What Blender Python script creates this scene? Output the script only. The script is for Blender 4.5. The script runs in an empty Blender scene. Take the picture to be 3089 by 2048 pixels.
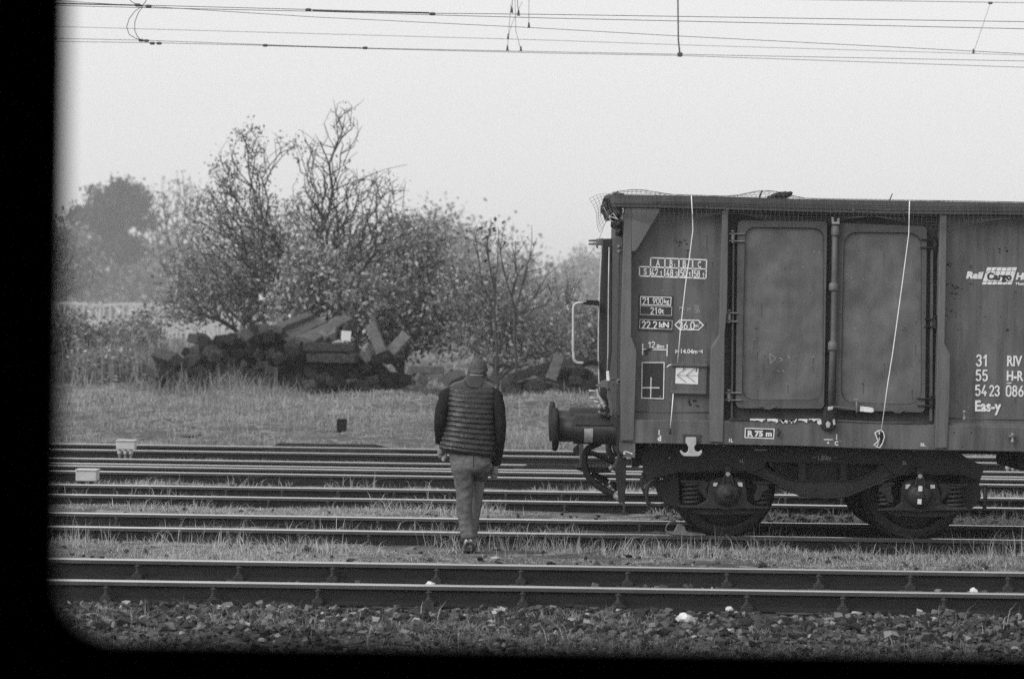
import bpy, bmesh, math, random
import numpy as np
from mathutils import Vector, Matrix

SC = bpy.context.scene
COL = SC.collection
R = math.radians

# ------------------------------------------------------------------ camera
EYE = 1.98                      # camera height above the rail tops (z = 0)
FK = 6854.0                     # focal length in pixels of the 3089 px wide photograph
CX, CY, TH = 1544.5, 974.4, 0.0145
cam_d = bpy.data.cameras.new("camera")
cam = bpy.data.objects.new("camera", cam_d)
COL.objects.link(cam)
cam_d.sensor_width = 36.0
cam_d.lens = FK / 3089.0 * 36.0
cam_d.shift_y = -(1024.0 - CY) / 3089.0
cam_d.clip_start = 0.05
cam_d.clip_end = 3000.0
cam.matrix_world = Matrix.Translation((0, 0, EYE)) @ Matrix.Rotation(R(90), 4, 'X') @ Matrix.Rotation(TH, 4, 'Z')
cam_d.dof.use_dof = True
cam_d.dof.focus_distance = 20.8
cam_d.dof.aperture_fstop = 2.6
SC.camera = cam

# ------------------------------------------------------------------ sky, sun, exposure
SUN_EL, SUN_AZ = R(38), R(234)  # behind the camera and to its left, veiled by cloud
w = bpy.data.worlds.new("World")
SC.world = w
w.use_nodes = True
nt = w.node_tree
sky = nt.nodes.new('ShaderNodeTexSky')
sky.sky_type = 'NISHITA'
sky.sun_disc = False
sky.sun_elevation = SUN_EL
sky.sun_rotation = SUN_AZ
sky.air_density = 1.0
sky.dust_density = 4.0
bwn = nt.nodes.new('ShaderNodeRGBToBW')
pw = nt.nodes.new('ShaderNodeMath'); pw.operation = 'POWER'; pw.inputs[1].default_value = 0.22
ml = nt.nodes.new('ShaderNodeMath'); ml.operation = 'MULTIPLY'; ml.inputs[1].default_value = 3.6
bg = nt.nodes['Background']
bg.inputs['Strength'].default_value = 0.14
nt.links.new(sky.outputs[0], bwn.inputs[0])
nt.links.new(bwn.outputs[0], pw.inputs[0])
nt.links.new(pw.outputs[0], ml.inputs[0])
nt.links.new(ml.outputs[0], bg.inputs['Color'])
sd = bpy.data.lights.new("sun", 'SUN')
sd.energy = 1.8
sd.angle = R(35)
sun = bpy.data.objects.new("sun", sd)
COL.objects.link(sun)
sun.rotation_euler = Vector((math.sin(SUN_AZ) * math.cos(SUN_EL), math.cos(SUN_AZ) * math.cos(SUN_EL), math.sin(SUN_EL))).to_track_quat('Z', 'Y').to_euler()
SC.view_settings.view_transform = 'Standard'
SC.view_settings.look = 'None'
SC.view_settings.exposure = 0.54
SC.view_settings.gamma = 1.0
SC.render.engine = 'CYCLES'
SC.cycles.use_denoising = False
SC.cycles.max_bounces = 8
SC.cycles.volume_bounces = 0
SC.render.film_transparent = False

# ------------------------------------------------------------------ photograph pixels -> points
def up(p, Y):
    """point at depth Y seen at photograph pixel p"""
    dx, dy = p[0] - CX, p[1] - CY
    c, s = math.cos(TH), math.sin(TH)
    a, b = dx * c + dy * s, dx * s - dy * c
    return Vector((a * Y / FK, Y, EYE + b * Y / FK))

def crop(ox, oy, k):
    return lambda x, y: (ox + x / k, oy + y / k)
qa = crop(1650, 540, 3.016)     # enlarged regions of the photograph used for measuring
qb = crop(2350, 540, 3.015)
qc = crop(1650, 1000, 2.376)
qd = crop(2350, 1000, 2.376)
qe = crop(1900, 1300, 3.92)
qg = crop(2400, 1300, 3.4325)
qh = crop(1640, 1080, 3.2667)
qm = crop(1250, 1050, 2.411)    # the man
ql = crop(440, 900, 2.75)       # the sleeper heap
qr = crop(1200, 950, 3.638)
qw = crop(150, 0, 1.5767)       # wires, left
qx = crop(1500, 0, 1.4883)      # wires, right
qv = crop(150, 1280, 3.153)
dd = crop(0, 0, 0.7656)         # whole picture

# ------------------------------------------------------------------ materials
def new_mat(name):
    m = bpy.data.materials.new(name)
    m.use_nodes = True
    return m, m.node_tree, m.node_tree.nodes['Principled BSDF']

def g4(v):
    return (v, v, v, 1.0)

def mat(name, base, rough=0.7, metal=0.0, var=0.25, scale=6.0, stretch=(1, 1, 1), bump=0.0, bscale=30.0,
        blot=None, blot_scale=2.0, blot_at=0.62, island=None, translucent=0.0, spec=0.5, fine=0.0, bdet=5, streak=0.0, per_object=0.0):
    """Grey paint/wood/metal: base value with noise variation, optional blotches of a second value, bump, per-island values."""
    m, t, b = new_mat(name)
    N, L = t.nodes, t.links
    tc = N.new('ShaderNodeTexCoord')
    mp = N.new('ShaderNodeMapping'); mp.inputs['Scale'].default_value = stretch
    L.new(tc.outputs['Object'], mp.inputs[0])
    n1 = N.new('ShaderNodeTexNoise'); n1.inputs['Scale'].default_value = scale; n1.inputs['Detail'].default_value = 6
    n1.inputs['Roughness'].default_value = 0.65
    L.new(mp.outputs[0], n1.inputs['Vector'])
    r1 = N.new('ShaderNodeValToRGB')
    r1.color_ramp.elements[0].position = 0.3; r1.color_ramp.elements[0].color = g4(base * (1 - var))
    r1.color_ramp.elements[1].position = 0.7; r1.color_ramp.elements[1].color = g4(min(0.95, base * (1 + var)))
    L.new(n1.outputs['Fac'], r1.inputs[0])
    col = r1.outputs[0]
    if island is not None:
        ge = N.new('ShaderNodeNewGeometry')
        r2 = N.new('ShaderNodeValToRGB')
        els = r2.color_ramp.elements
        els[0].position, els[0].color = island[0][0], g4(island[0][1])
        els[1].position, els[1].color = island[-1][0], g4(island[-1][1])
        for p, v in island[1:-1]:
            els.new(p).color = g4(v)
        L.new(ge.outputs['Random Per Island'], r2.inputs[0])
        mx = N.new('ShaderNodeMix'); mx.data_type = 'RGBA'; mx.blend_type = 'MULTIPLY'; mx.inputs[0].default_value = 1.0
        L.new(col, mx.inputs[6]); L.new(r2.outputs[0], mx.inputs[7])
        col = mx.outputs[2]
    if blot is not None:
        n2 = N.new('ShaderNodeTexNoise'); n2.inputs['Scale'].default_value = blot_scale; n2.inputs['Detail'].default_value = 8
        n2.inputs['Roughness'].default_value = 0.7
        L.new(mp.outputs[0], n2.inputs['Vector'])
        r3 = N.new('ShaderNodeValToRGB')
        r3.color_ramp.elements[0].position = blot_at; r3.color_ramp.elements[0].color = g4(0)
        r3.color_ramp.elements[1].position = blot_at + 0.08; r3.color_ramp.elements[1].color = g4(1)
        L.new(n2.outputs['Fac'], r3.inputs[0])
        mx = N.new('ShaderNodeMix'); mx.data_type = 'RGBA'
        L.new(r3.outputs[0], mx.inputs[0]); L.new(col, mx.inputs[6]); mx.inputs[7].default_value = g4(blot)
        col = mx.outputs[2]
    if per_object:
        oi = N.new('ShaderNodeObjectInfo')
        r6 = N.new('ShaderNodeValToRGB')
        r6.color_ramp.elements[0].color = g4(1 - per_object); r6.color_ramp.elements[1].color = g4(1)
        L.new(oi.outputs['Random'], r6.inputs[0])
        mx = N.new('ShaderNodeMix'); mx.data_type = 'RGBA'; mx.blend_type = 'MULTIPLY'; mx.inputs[0].default_value = 1.0
        L.new(col, mx.inputs[6]); L.new(r6.outputs[0], mx.inputs[7])
        col = mx.outputs[2]
    if streak:
        mp2 = N.new('ShaderNodeMapping'); mp2.inputs['Scale'].default_value = (9, 1, 0.7)
        L.new(tc.outputs['Object'], mp2.inputs[0])
        n5 = N.new('ShaderNodeTexNoise'); n5.inputs['Scale'].default_value = 1.0; n5.inputs['Detail'].default_value = 7; n5.inputs['Roughness'].default_value = 0.7
        L.new(mp2.outputs[0], n5.inputs['Vector'])
        r5 = N.new('ShaderNodeValToRGB')
        r5.color_ramp.elements[0].position = 0.34; r5.color_ramp.elements[0].color = g4(1 - streak)
        r5.color_ramp.elements[1].position = 0.56; r5.color_ramp.elements[1].color = g4(1)
        L.new(n5.outputs['Fac'], r5.inputs[0])
        mx = N.new('ShaderNodeMix'); mx.data_type = 'RGBA'; mx.blend_type = 'MULTIPLY'; mx.inputs[0].default_value = 1.0
        L.new(col, mx.inputs[6]); L.new(r5.outputs[0], mx.inputs[7])
        col = mx.outputs[2]
    if fine:
        n4 = N.new('ShaderNodeTexNoise'); n4.inputs['Scale'].default_value = 90; n4.inputs['Detail'].default_value = 3
        L.new(tc.outputs['Object'], n4.inputs['Vector'])
        r4 = N.new('ShaderNodeValToRGB')
        r4.color_ramp.elements[0].position = 0.3; r4.color_ramp.elements[0].color = g4(1 - fine)
        r4.color_ramp.elements[1].position = 0.7; r4.color_ramp.elements[1].color = g4(1)
        L.new(n4.outputs['Fac'], r4.inputs[0])
        mx = N.new('ShaderNodeMix'); mx.data_type = 'RGBA'; mx.blend_type = 'MULTIPLY'; mx.inputs[0].default_value = 1.0
        L.new(col, mx.inputs[6]); L.new(r4.outputs[0], mx.inputs[7])
        col = mx.outputs[2]
    L.new(col, b.inputs['Base Color'])
    b.inputs['Roughness'].default_value = rough
    b.inputs['Metallic'].default_value = metal
    b.inputs['Specular IOR Level'].default_value = spec
    if bump:
        n3 = N.new('ShaderNodeTexNoise'); n3.inputs['Scale'].default_value = bscale; n3.inputs['Detail'].default_value = bdet
        L.new(mp.outputs[0], n3.inputs['Vector'])
        bp = N.new('ShaderNodeBump'); bp.inputs['Strength'].default_value = 1.0; bp.inputs['Distance'].default_value = bump
        L.new(n3.outputs['Fac'], bp.inputs['Height'])
        L.new(bp.outputs[0], b.inputs['Normal'])
    if translucent:
        tr = N.new('ShaderNodeBsdfTranslucent'); L.new(col, tr.inputs['Color'])
        ms = N.new('ShaderNodeMixShader'); ms.inputs[0].default_value = translucent
        L.new(b.outputs[0], ms.inputs[1]); L.new(tr.outputs[0], ms.inputs[2])
        L.new(ms.outputs[0], N['Material Output'].inputs['Surface'])
    return m

M = {}
M['paint'] = mat('wagon_paint', 0.124, 0.5, var=0.28, scale=3.0, stretch=(1, 1, 0.6), bump=0.10, bscale=1.5, bdet=1.5, blot=0.055, blot_scale=2.6, blot_at=0.66, fine=0.38, streak=0.45)
M['paint_door'] = mat('door_paint', 0.135, 0.38, var=0.28, scale=3.2, stretch=(1.3, 1, 0.9), bump=0.085, bscale=1.7, bdet=2.2, blot=0.07, blot_scale=4.5, blot_at=0.63, fine=0.4, streak=0.2)
M['paint_beam'] = mat('beam_paint', 0.095, 0.6, var=0.22, scale=3.0, stretch=(0.5, 1, 2), bump=0.006, bscale=6, blot=0.05, blot_scale=5, blot_at=0.66, fine=0.3, streak=0.35)
M['paint_post'] = mat('post_paint', 0.13, 0.6, var=0.16, scale=5, stretch=(1, 1, 0.4), bump=0.004, bscale=9, blot=0.07, blot_scale=7, blot_at=0.68, fine=0.3, streak=0.35)
M['recess'] = mat('recess_paint_and_shade', 0.06, 0.75, var=0.3, scale=5, stretch=(2, 1, 0.5), fine=0.3, spec=0.15)  # dark tone of recessed parts; on the door lips it paints the shadow
M['rust'] = mat('dark_rust', 0.034, 0.8, var=0.4, scale=7, bump=0.004, bscale=30, fine=0.4, spec=0.15)
M['bogie'] = mat('bogie_grime', 0.022, 0.55, var=0.45, scale=5, bump=0.004, bscale=24, blot=0.05, blot_scale=4, blot_at=0.6, fine=0.3, spec=0.4)
M['wear_dark'] = mat('paint_wear', 0.060, 0.7, var=0.3, scale=20, spec=0.3)
M['wear_light'] = mat('paint_scuff', 0.20, 0.6, var=0.3, scale=20)
M['black'] = mat('black_grime', 0.016, 0.6, var=0.4, scale=6, spec=0.4)
M['steel'] = mat('worn_steel', 0.2, 0.5, metal=0.3, var=0.3, scale=14)
M['light_metal'] = mat('galvanised', 0.40, 0.5, var=0.2, scale=14)
M['white'] = mat('white_marking', 0.78, 0.6, var=0.15, scale=25, blot=0.22, blot_scale=22, blot_at=0.60, fine=0.3)
M['white_old'] = mat('worn_marking', 0.42, 0.7, var=0.3, scale=30, fine=0.3)
M['dark_panel'] = mat('dark_plate', 0.022, 0.6, var=0.2, scale=8)
M['paper'] = mat('paper', 0.72, 0.8, var=0.08, scale=14, stretch=(0.3, 1, 6))
M['rubber'] = mat('hose_rubber', 0.024, 0.5, var=0.3, scale=20, spec=0.3)
M['twine'] = mat('twine', 0.75, 0.8, var=0.1, scale=40)
M['net'] = mat('netting', 0.10, 0.7, var=0.3, scale=20)
M['net_light'] = mat('netting_light', 0.30, 0.7, var=0.3, scale=20)
M['tarp'] = mat('tarpaulin', 0.035, 0.75, var=0.5, scale=14, bump=0.02, bscale=16)
M['rail_side'] = mat('rail_rust', 0.020, 0.7, var=0.3, scale=9, stretch=(0.35, 1, 2.0), bump=0.002, bscale=40, fine=0.35, spec=0.15)
M['rail_top'] = mat('rail_running_face', 0.66, 0.28, metal=0.9, var=0.12, scale=5, stretch=(0.2, 3, 1))
M['rail_top_dull'] = mat('rail_dull_face', 0.5, 0.38, metal=0.8, var=0.2, scale=5, stretch=(0.2, 3, 1))
M['rail_head'] = mat('rail_head_side', 0.075, 0.6, var=0.3, scale=9, stretch=(0.35, 1, 2.0), fine=0.3, spec=0.3)
M['sleeper'] = mat('sleeper_wood', 0.05, 0.85, var=0.4, scale=8, stretch=(1, 0.2, 1), bump=0.006, bscale=25, fine=0.3, spec=0.15)
M['tie_dark'] = mat('tarred_wood', 0.055, 0.85, var=0.7, scale=6, stretch=(3, 0.8, 3), bump=0.02, bscale=18, blot=0.18, blot_scale=5, blot_at=0.58, fine=0.3, spec=0.15, per_object=0.8)
M['tie_pale'] = mat('weathered_wood', 0.22, 0.85, var=0.35, scale=5, stretch=(5, 0.7, 5), bump=0.03, bscale=18, blot=0.07, blot_scale=4, blot_at=0.6, fine=0.3, spec=0.15, per_object=0.55)
M['stone'] = mat('ballast_stone', 1.0, 0.85, var=0.25, scale=30, island=[(0.0, 0.014), (0.4, 0.038), (0.8, 0.095), (0.965, 0.21), (0.985, 0.38)], bump=0.004, bscale=60, spec=0.15)
M['white_stone'] = mat('white_stone', 0.55, 0.8, var=0.15, scale=20)
M['grass_pale'] = mat('dry_grass', 1.0, 0.8, var=0.15, scale=0.9, island=[(0.0, 0.20), (0.4, 0.42), (0.85, 0.62), (1.0, 0.75)], translucent=0.35, spec=0.2)
M['grass_far'] = mat('meadow_grass', 1.0, 0.85, var=0.42, scale=0.45, island=[(0.0, 0.24), (0.5, 0.44), (1.0, 0.62)], translucent=0.35, spec=0.2)
M['grass_dark'] = mat('moss_grass', 1.0, 0.85, var=0.3, scale=2, island=[(0.0, 0.09), (0.5, 0.24), (1.0, 0.60)], translucent=0.3, spec=0.2)
M['weed'] = mat('dry_weed', 1.0, 0.85, var=0.2, scale=2, island=[(0.0, 0.12), (0.5, 0.25), (1.0, 0.50)], translucent=0.3, spec=0.2)
M['soil'] = mat('soil_and_moss', 0.13, 0.95, var=0.5, scale=1.3, bump=0.03, bscale=14, blot=0.34, blot_scale=3.0, blot_at=0.52, fine=0.75, spec=0.15)
M['bark'] = mat('bark', 0.055, 0.9, var=0.4, scale=8, spec=0.2)
M['bark_pale'] = mat('twig_bark', 0.10, 0.9, var=0.3, scale=8, spec=0.2)
M['leaf_mid'] = mat('autumn_leaf', 1.0, 0.7, var=0.2, scale=0.8, island=[(0.0, 0.13), (0.45, 0.25), (0.85, 0.38), (1.0, 0.7)], translucent=0.3, spec=0.3)
M['leaf_pale'] = mat('pale_leaf', 1.0, 0.7, var=0.2, scale=0.8, island=[(0.0, 0.10), (0.4, 0.26), (0.75, 0.50), (1.0, 0.66)], translucent=0.3, spec=0.3)
M['leaf_dark'] = mat('dark_leaf', 1.0, 0.7, var=0.2, scale=0.8, island=[(0.0, 0.03), (0.6, 0.07), (1.0, 0.15)], translucent=0.25, spec=0.3)
M['needle'] = mat('pine_needle', 1.0, 0.8, var=0.2, scale=0.8, island=[(0.0, 0.03), (0.7, 0.07), (1.0, 0.12)], translucent=0.2, spec=0.2)
M['concrete'] = mat('fence_concrete', 0.44, 0.9, var=0.15, scale=3)
M['board'] = mat('painted_board', 0.45, 0.6, var=0.12, scale=9, bump=0.002, bscale=30)
M['wire'] = mat('wire_metal', 0.06, 0.6, var=0.2, scale=2)
M['carriage'] = mat('carriage_interior', 0.006, 0.8, var=0.2, scale=4, spec=0.1)
M['seal'] = mat('window_rubber', 0.006, 0.6, var=0.2, scale=12, spec=0.2)
M['skin'] = mat('skin', 0.22, 0.55, var=0.08, scale=30)
M['hair'] = mat('short_hair', 0.075, 0.8, var=0.45, scale=60, bump=0.006, bscale=220, fine=0.5)
M['vest'] = mat('quilted_nylon', 0.015, 0.42, var=0.25, scale=9, bump=0.006, bscale=45, fine=0.2, spec=0.5)
M['sleeve'] = mat('knit_sleeve', 0.010, 0.9, var=0.3, scale=20, bump=0.003, bscale=120, spec=0.2)
M['denim'] = mat('denim', 0.13, 0.85, var=0.38, scale=9, bump=0.018, bscale=16, fine=0.35, spec=0.2)
M['shoe'] = mat('shoe_leather', 0.045, 0.6, var=0.35, scale=25, bump=0.003, bscale=60)
M['sole'] = mat('shoe_sole', 0.012, 0.7, var=0.2, scale=20)

# ------------------------------------------------------------------ objects
def link(name, data):
    o = bpy.data.objects.new(name, data)
    COL.objects.link(o)
    return o

def tag(o, label=None, cat=None, group=None, kind=None):
    if label: o['label'] = label
    if cat: o['category'] = cat
    if group: o['group'] = group
    if kind: o['kind'] = kind
    return o

def thing(name, label, cat, loc=(0, 0, 0), group=None):
    o = link(name, None)
    o.location = loc
    o.empty_display_size = 0.1
    return tag(o, label, cat, group)

def adopt(child, parent):
    """child built in world coordinates becomes a part of parent"""
    child.parent = parent
    root = parent
    off = Vector((0, 0, 0))
    while root is not None:
        off += root.location
        root = root.parent
    child.location = child.location - off
    return child

def copy_tree(o, parent=None):
    c = o.copy()
    COL.objects.link(c)
    c.parent = parent
    for ch in [x for x in SC.objects if x.parent == o]:
        copy_tree(ch, c)
    return c

def np_mesh(name, verts, polys, material, parent=None, smooth=False, mats=None, mat_ids=None):
    """polys: list of (n, k) int arrays"""
    me = bpy.data.meshes.new(name)
    verts = np.asarray(verts, dtype=np.float32)
    me.vertices.add(len(verts))
    me.vertices.foreach_set('co', verts.ravel())
    loops = np.concatenate([np.asarray(p, dtype=np.int32).ravel() for p in polys])
    totals = np.concatenate([np.full(len(p), np.asarray(p).shape[1], dtype=np.int32) for p in polys])
    starts = np.concatenate([[0], np.cumsum(totals)[:-1]]).astype(np.int32)
    me.loops.add(len(loops))
    me.loops.foreach_set('vertex_index', loops)
    me.polygons.add(len(totals))
    me.polygons.foreach_set('loop_start', starts)
    me.polygons.foreach_set('loop_total', totals)
    me.polygons.foreach_set('use_smooth', np.full(len(totals), smooth, dtype=bool))
    for m in (mats or [material]):
        me.materials.append(m)
    if mat_ids is not None:
        me.polygons.foreach_set('material_index', np.asarray(mat_ids, dtype=np.int32))
    me.update(calc_edges=True)
    me.validate()
    o = link(name, me)
    if parent is not None:
        adopt(o, parent)
    return o

class MB:
    """collects pieces, then links them as ONE mesh object"""
    def __init__(self):
        self.v, self.f, self.s = [], [], []
    def add(self, verts, faces, smooth=False):
        k = len(self.v)
        self.v += [tuple(x) for x in verts]
        self.f += [[i + k for i in f] for f in faces]
        self.s += [smooth] * len(faces)
        return self
    def box(self, x0, x1, y0, y1, z0, z1):
        v = [(x0, y0, z0), (x1, y0, z0), (x1, y1, z0), (x0, y1, z0), (x0, y0, z1), (x1, y0, z1), (x1, y1, z1), (x0, y1, z1)]
        return self.add(v, [(3, 2, 1, 0), (4, 5, 6, 7), (0, 1, 5, 4), (1, 2, 6, 5), (2, 3, 7, 6), (3, 0, 4, 7)])
    def prism(self, poly, y0, y1):
        """poly: photograph pixels, or (x, z) Vectors' pairs given as ('m', x, z); front face at depth y0, straight back to y1"""
        pts = []
        for p in poly:
            if len(p) == 3: pts.append((p[1], p[2]))
            else:
                q = up(p, y0); pts.append((q.x, q.z))
        n = len(pts)
        area = sum(pts[i][0] * pts[(i + 1) % n][1] - pts[(i + 1) % n][0] * pts[i][1] for i in range(n))
        if area < 0: pts = pts[::-1]
        v = [(x, y0, z) for x, z in pts] + [(x, y1, z) for x, z in pts]
        f = [list(range(n)), list(range(2 * n - 1, n - 1, -1))]
        f += [[i, i + n, (i + 1) % n + n, (i + 1) % n] for i in range(n)]
        return self.add(v, f)
    def tube(self, pts, r, n=6, smooth=True, cap=True):
        pts = [Vector(p) for p in pts]
        rs = r if isinstance(r, (list, tuple)) else [r] * len(pts)
        t0 = (pts[1] - pts[0]).normalized()
        u = t0.orthogonal().normalized()
        v, f = [], []
        for i, p in enumerate(pts):
            t = (pts[min(i + 1, len(pts) - 1)] - pts[max(i - 1, 0)])
            t = t.normalized() if t.length > 1e-9 else t0
            u = (u - t * u.dot(t))
            u = u.normalized() if u.length > 1e-6 else t.orthogonal().normalized()
            w_ = t.cross(u)
            for k in range(n):
                a = 2 * math.pi * k / n
                v.append(p + (u * math.cos(a) + w_ * math.sin(a)) * rs[i])
        for i in range(len(pts) - 1):
            for k in range(n):
                f.append([i * n + k, i * n + (k + 1) % n, (i + 1) * n + (k + 1) % n, (i + 1) * n + k])
        self.add(v, f, smooth)
        if cap:
            b = len(self.v) - len(v)
            self.f.append([b + k for k in range(n)][::-1]); self.s.append(False)
            e = b + (len(pts) - 1) * n
            self.f.append([e + k for k in range(n)]); self.s.append(False)
        return self
    def lathe(self, c, axis, prof, n=32, smooth=True):
        """prof: (distance along axis, radius) pairs from one end to the other"""
        c, t = Vector(c), Vector(axis).normalized()
        u = t.orthogonal().normalized(); w_ = t.cross(u)
        v, f = [], []
        for d, r in prof:
            for k in range(n):
                a = 2 * math.pi * k / n
                v.append(c + t * d + (u * math.cos(a) + w_ * math.sin(a)) * max(r, 1e-4))
        for i in range(len(prof) - 1):
            for k in range(n):
                f.append([i * n + k, i * n + (k + 1) % n, (i + 1) * n + (k + 1) % n, (i + 1) * n + k])
        return self.add(v, f, smooth)
    def build(self, name, material, parent=None, bevel=0.0, seg=1):
        me = bpy.data.meshes.new(name)
        me.from_pydata(self.v, [], self.f)
        me.polygons.foreach_set('use_smooth', self.s)
        me.materials.append(material)
        me.update()
        if bevel:
            bm = bmesh.new(); bm.from_mesh(me)
            bmesh.ops.recalc_face_normals(bm, faces=bm.faces)
            es = [e for e in bm.edges if len(e.link_faces) == 2 and e.calc_face_angle(0) > 0.6]
            bmesh.ops.bevel(bm, geom=es, offset=bevel, segments=seg, affect='EDGES', clamp_overlap=True)
            bm.to_mesh(me); bm.free()
        o = link(name, me)
        if parent is not None:
            adopt(o, parent)
        return o

def round_poly(p, r, n=5):
    """pixel polygon with corners rounded by r pixels"""
    out = []
    m = len(p)
    rr = r if isinstance(r, (list, tuple)) else [r] * m
    for i in range(m):
        a, b, c = Vector(p[i - 1]), Vector(p[i]), Vector(p[(i + 1) % m])
        if rr[i] <= 0:
            out.append(tuple(b)); continue
        u = (a - b); v = (c - b)
        k = min(rr[i], u.length * 0.45, v.length * 0.45)
        s, e = b + u.normalized() * k, b + v.normalized() * k
        for j in range(n + 1):
            t = j / n
            q = s * (1 - t) ** 2 + b * 2 * t * (1 - t) + e * t * t
            out.append((q.x, q.y))
    return out

FONT = None
def text_verts(s, bold=0.0):
    cu = bpy.data.curves.new('lettering', 'FONT')
    cu.body = s; cu.size = 1.0; cu.offset = bold; cu.resolution_u = 3
    o = bpy.data.objects.new('lettering', cu)
    COL.objects.link(o)
    dg = bpy.context.evaluated_depsgraph_get()
    me = bpy.data.meshes.new_from_object(o.evaluated_get(dg))
    v = np.array([x.co[:2] for x in me.vertices]); f = [list(p.vertices) for p in me.polygons]
    bpy.data.objects.remove(o); bpy.data.curves.remove(cu); bpy.data.meshes.remove(me)
    return v, f

def arc(cx, cy, rx, ry, a0, a1, n=9):
    return [(cx + rx * math.cos(R(a0 + (a1 - a0) * k / n)), cy + ry * math.sin(R(a0 + (a1 - a0) * k / n))) for k in range(n + 1)]
DIGITS = {   # plain technical numerals as strokes in a 0..0.5 x 0..1 cell
    '0': [arc(.25, .72, .22, .28, 0, 180) + arc(.25, .28, .22, .28, 180, 360) + [(.47, .72)]],
    '1': [[(.08, .74), (.30, .99), (.30, 0)]],
    '2': [arc(.25, .74, .21, .26, 170, -10) + [(.42, .60), (.05, .02), (.48, .02)]],
    '3': [arc(.24, .75, .20, .24, 165, -90)[:9] + [(.24, .53)] + arc(.24, .27, .22, .26, 90, -165)],
    '4': [[(.34, 0), (.34, .45)], [(.30, 1), (.02, .26), (.48, .26)]],
    '5': [[(.44, .98), (.09, .98), (.07, .56)] + arc(.25, .32, .21, .31, 130, -150)],
    '6': [[(.36, 1.0), (.08, .48)] + arc(.26, .30, .21, .29, 160, 520)],
    '8': [arc(.25, .76, .18, .23, -90, 270), arc(.25, .28, .21, .27, 90, 450)],
    '9': [[(.14, 0.0), (.42, .52)] + arc(.25, .70, .21, .29, -20, 340)],
    '.': [[(.10, .03), (.12, .03)]], ',': [[(.12, .06), (.08, -.10)]], "'": [[(.1, 1.0), (.1, .8)]],
}
def put_digits(mb, s, p0, p1, Y, wt):
    adv = {'.': .26, ',': .28, "'": .25, '1': .52}
    total = sum(adv.get(c, .64) for c in s) - .12
    a = up(p0, Y); wdt = (p1[0] - p0[0]) * Y / FK; hgt = (p0[1] - p1[1]) * Y / FK
    hw = wt * hgt / 2
    x0 = 0.0; kk = 0
    for c in s:
        for st in DIGITS[c]:
            q = [Vector((a.x + (x0 + x) / total * wdt, 0, a.z + y * hgt - (x0 + x) / total * wdt * 0.0035)) for x, y in st]
            for i in range(len(q) - 1):
                d = q[i + 1] - q[i]
                if d.length < 1e-6: continue
                d.normalize(); nn = Vector((-d.z, 0, d.x)) * hw; e = d * hw * .45
                yy = Y + 0.00008 * (kk % 7); kk += 1
                v = [q[i] - nn - e, q[i + 1] - nn + e, q[i + 1] + nn + e, q[i] + nn - e]
                mb.add([(t.x, yy, t.z) for t in v], [(0, 1, 2, 3)])
        x0 += adv.get(c, .64)

def put_text(mb, s, p0, p1, Y, bold=0.02, shear=0.0):
    if all(c in DIGITS for c in s):
        return put_digits(mb, s, p0, p1, Y, .13 + bold * 1.2)
    bold += 0.015
    return put_glyphs(mb, s, p0, p1, Y, bold, shear)

def put_glyphs(mb, s, p0, p1, Y, bold=0.02, shear=0.0):
    """letters of s filling the pixel box whose bottom-left corner is p0 and top-right corner is p1, painted on plane Y"""
    v, f = text_verts(s, bold)
    lo, hi = v.min(0), v.max(0)
    n = (v - lo) / (hi - lo)
    a = up((p0[0], p0[1]), Y); wdt = (p1[0] - p0[0]) * Y / FK; hgt = (p0[1] - p1[1]) * Y / FK
    vv = [(a.x + q[0] * wdt + q[1] * hgt * shear, Y, a.z + q[1] * hgt - q[0] * wdt * 0.0035) for q in n]
    mb.add(vv, f)

def put_line(mb, a, b, wpx, Y, d=0.0008):
    """painted stroke from pixel a to pixel b on plane Y"""
    A, B = up(a, Y), up(b, Y)
    t = (B - A).normalized(); nrm = Vector((-t.z, 0, t.x)) * (wpx * Y / FK / 2)
    v = [A - nrm, B - nrm, B + nrm, A + nrm]
    v = v + [q + Vector((0, d, 0)) for q in v]
    mb.add(v, [(0, 1, 2, 3), (7, 6, 5, 4), (0, 4, 5, 1), (1, 5, 6, 2), (2, 6, 7, 3), (3, 7, 4, 0)])

def put_frame(mb, poly, wpx, Y):
    for i in range(len(poly)):
        a, b = Vector(poly[i]), Vector(poly[(i + 1) % len(poly)])
        t = (b - a).normalized() * wpx * 0.5
        put_line(mb, tuple(a - t), tuple(b + t), wpx, Y + 0.0002 * (i % 2))

# ------------------------------------------------------------------ ground
rng = np.random.default_rng(7)
random.seed(7)
RAILS_Y = [17.13, 18.64, 21.49, 23.0, 25.38, 26.88, 29.25, 30.80, 34.0, 35.5]

def noise2(x, y, s, seed=0):
    """cheap smooth noise in -1..1"""
    r = np.random.default_rng(seed)
    out = np.zeros_like(np.asarray(x, dtype=float))
    for k in range(6):
        a = r.uniform(0, 2 * np.pi); f = s * r.uniform(0.6, 1.9); p = r.uniform(0, 6.28)
        out = out + np.sin((np.asarray(x) * np.cos(a) + np.asarray(y) * np.sin(a)) * f + p)
    return out / 3.2

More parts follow.
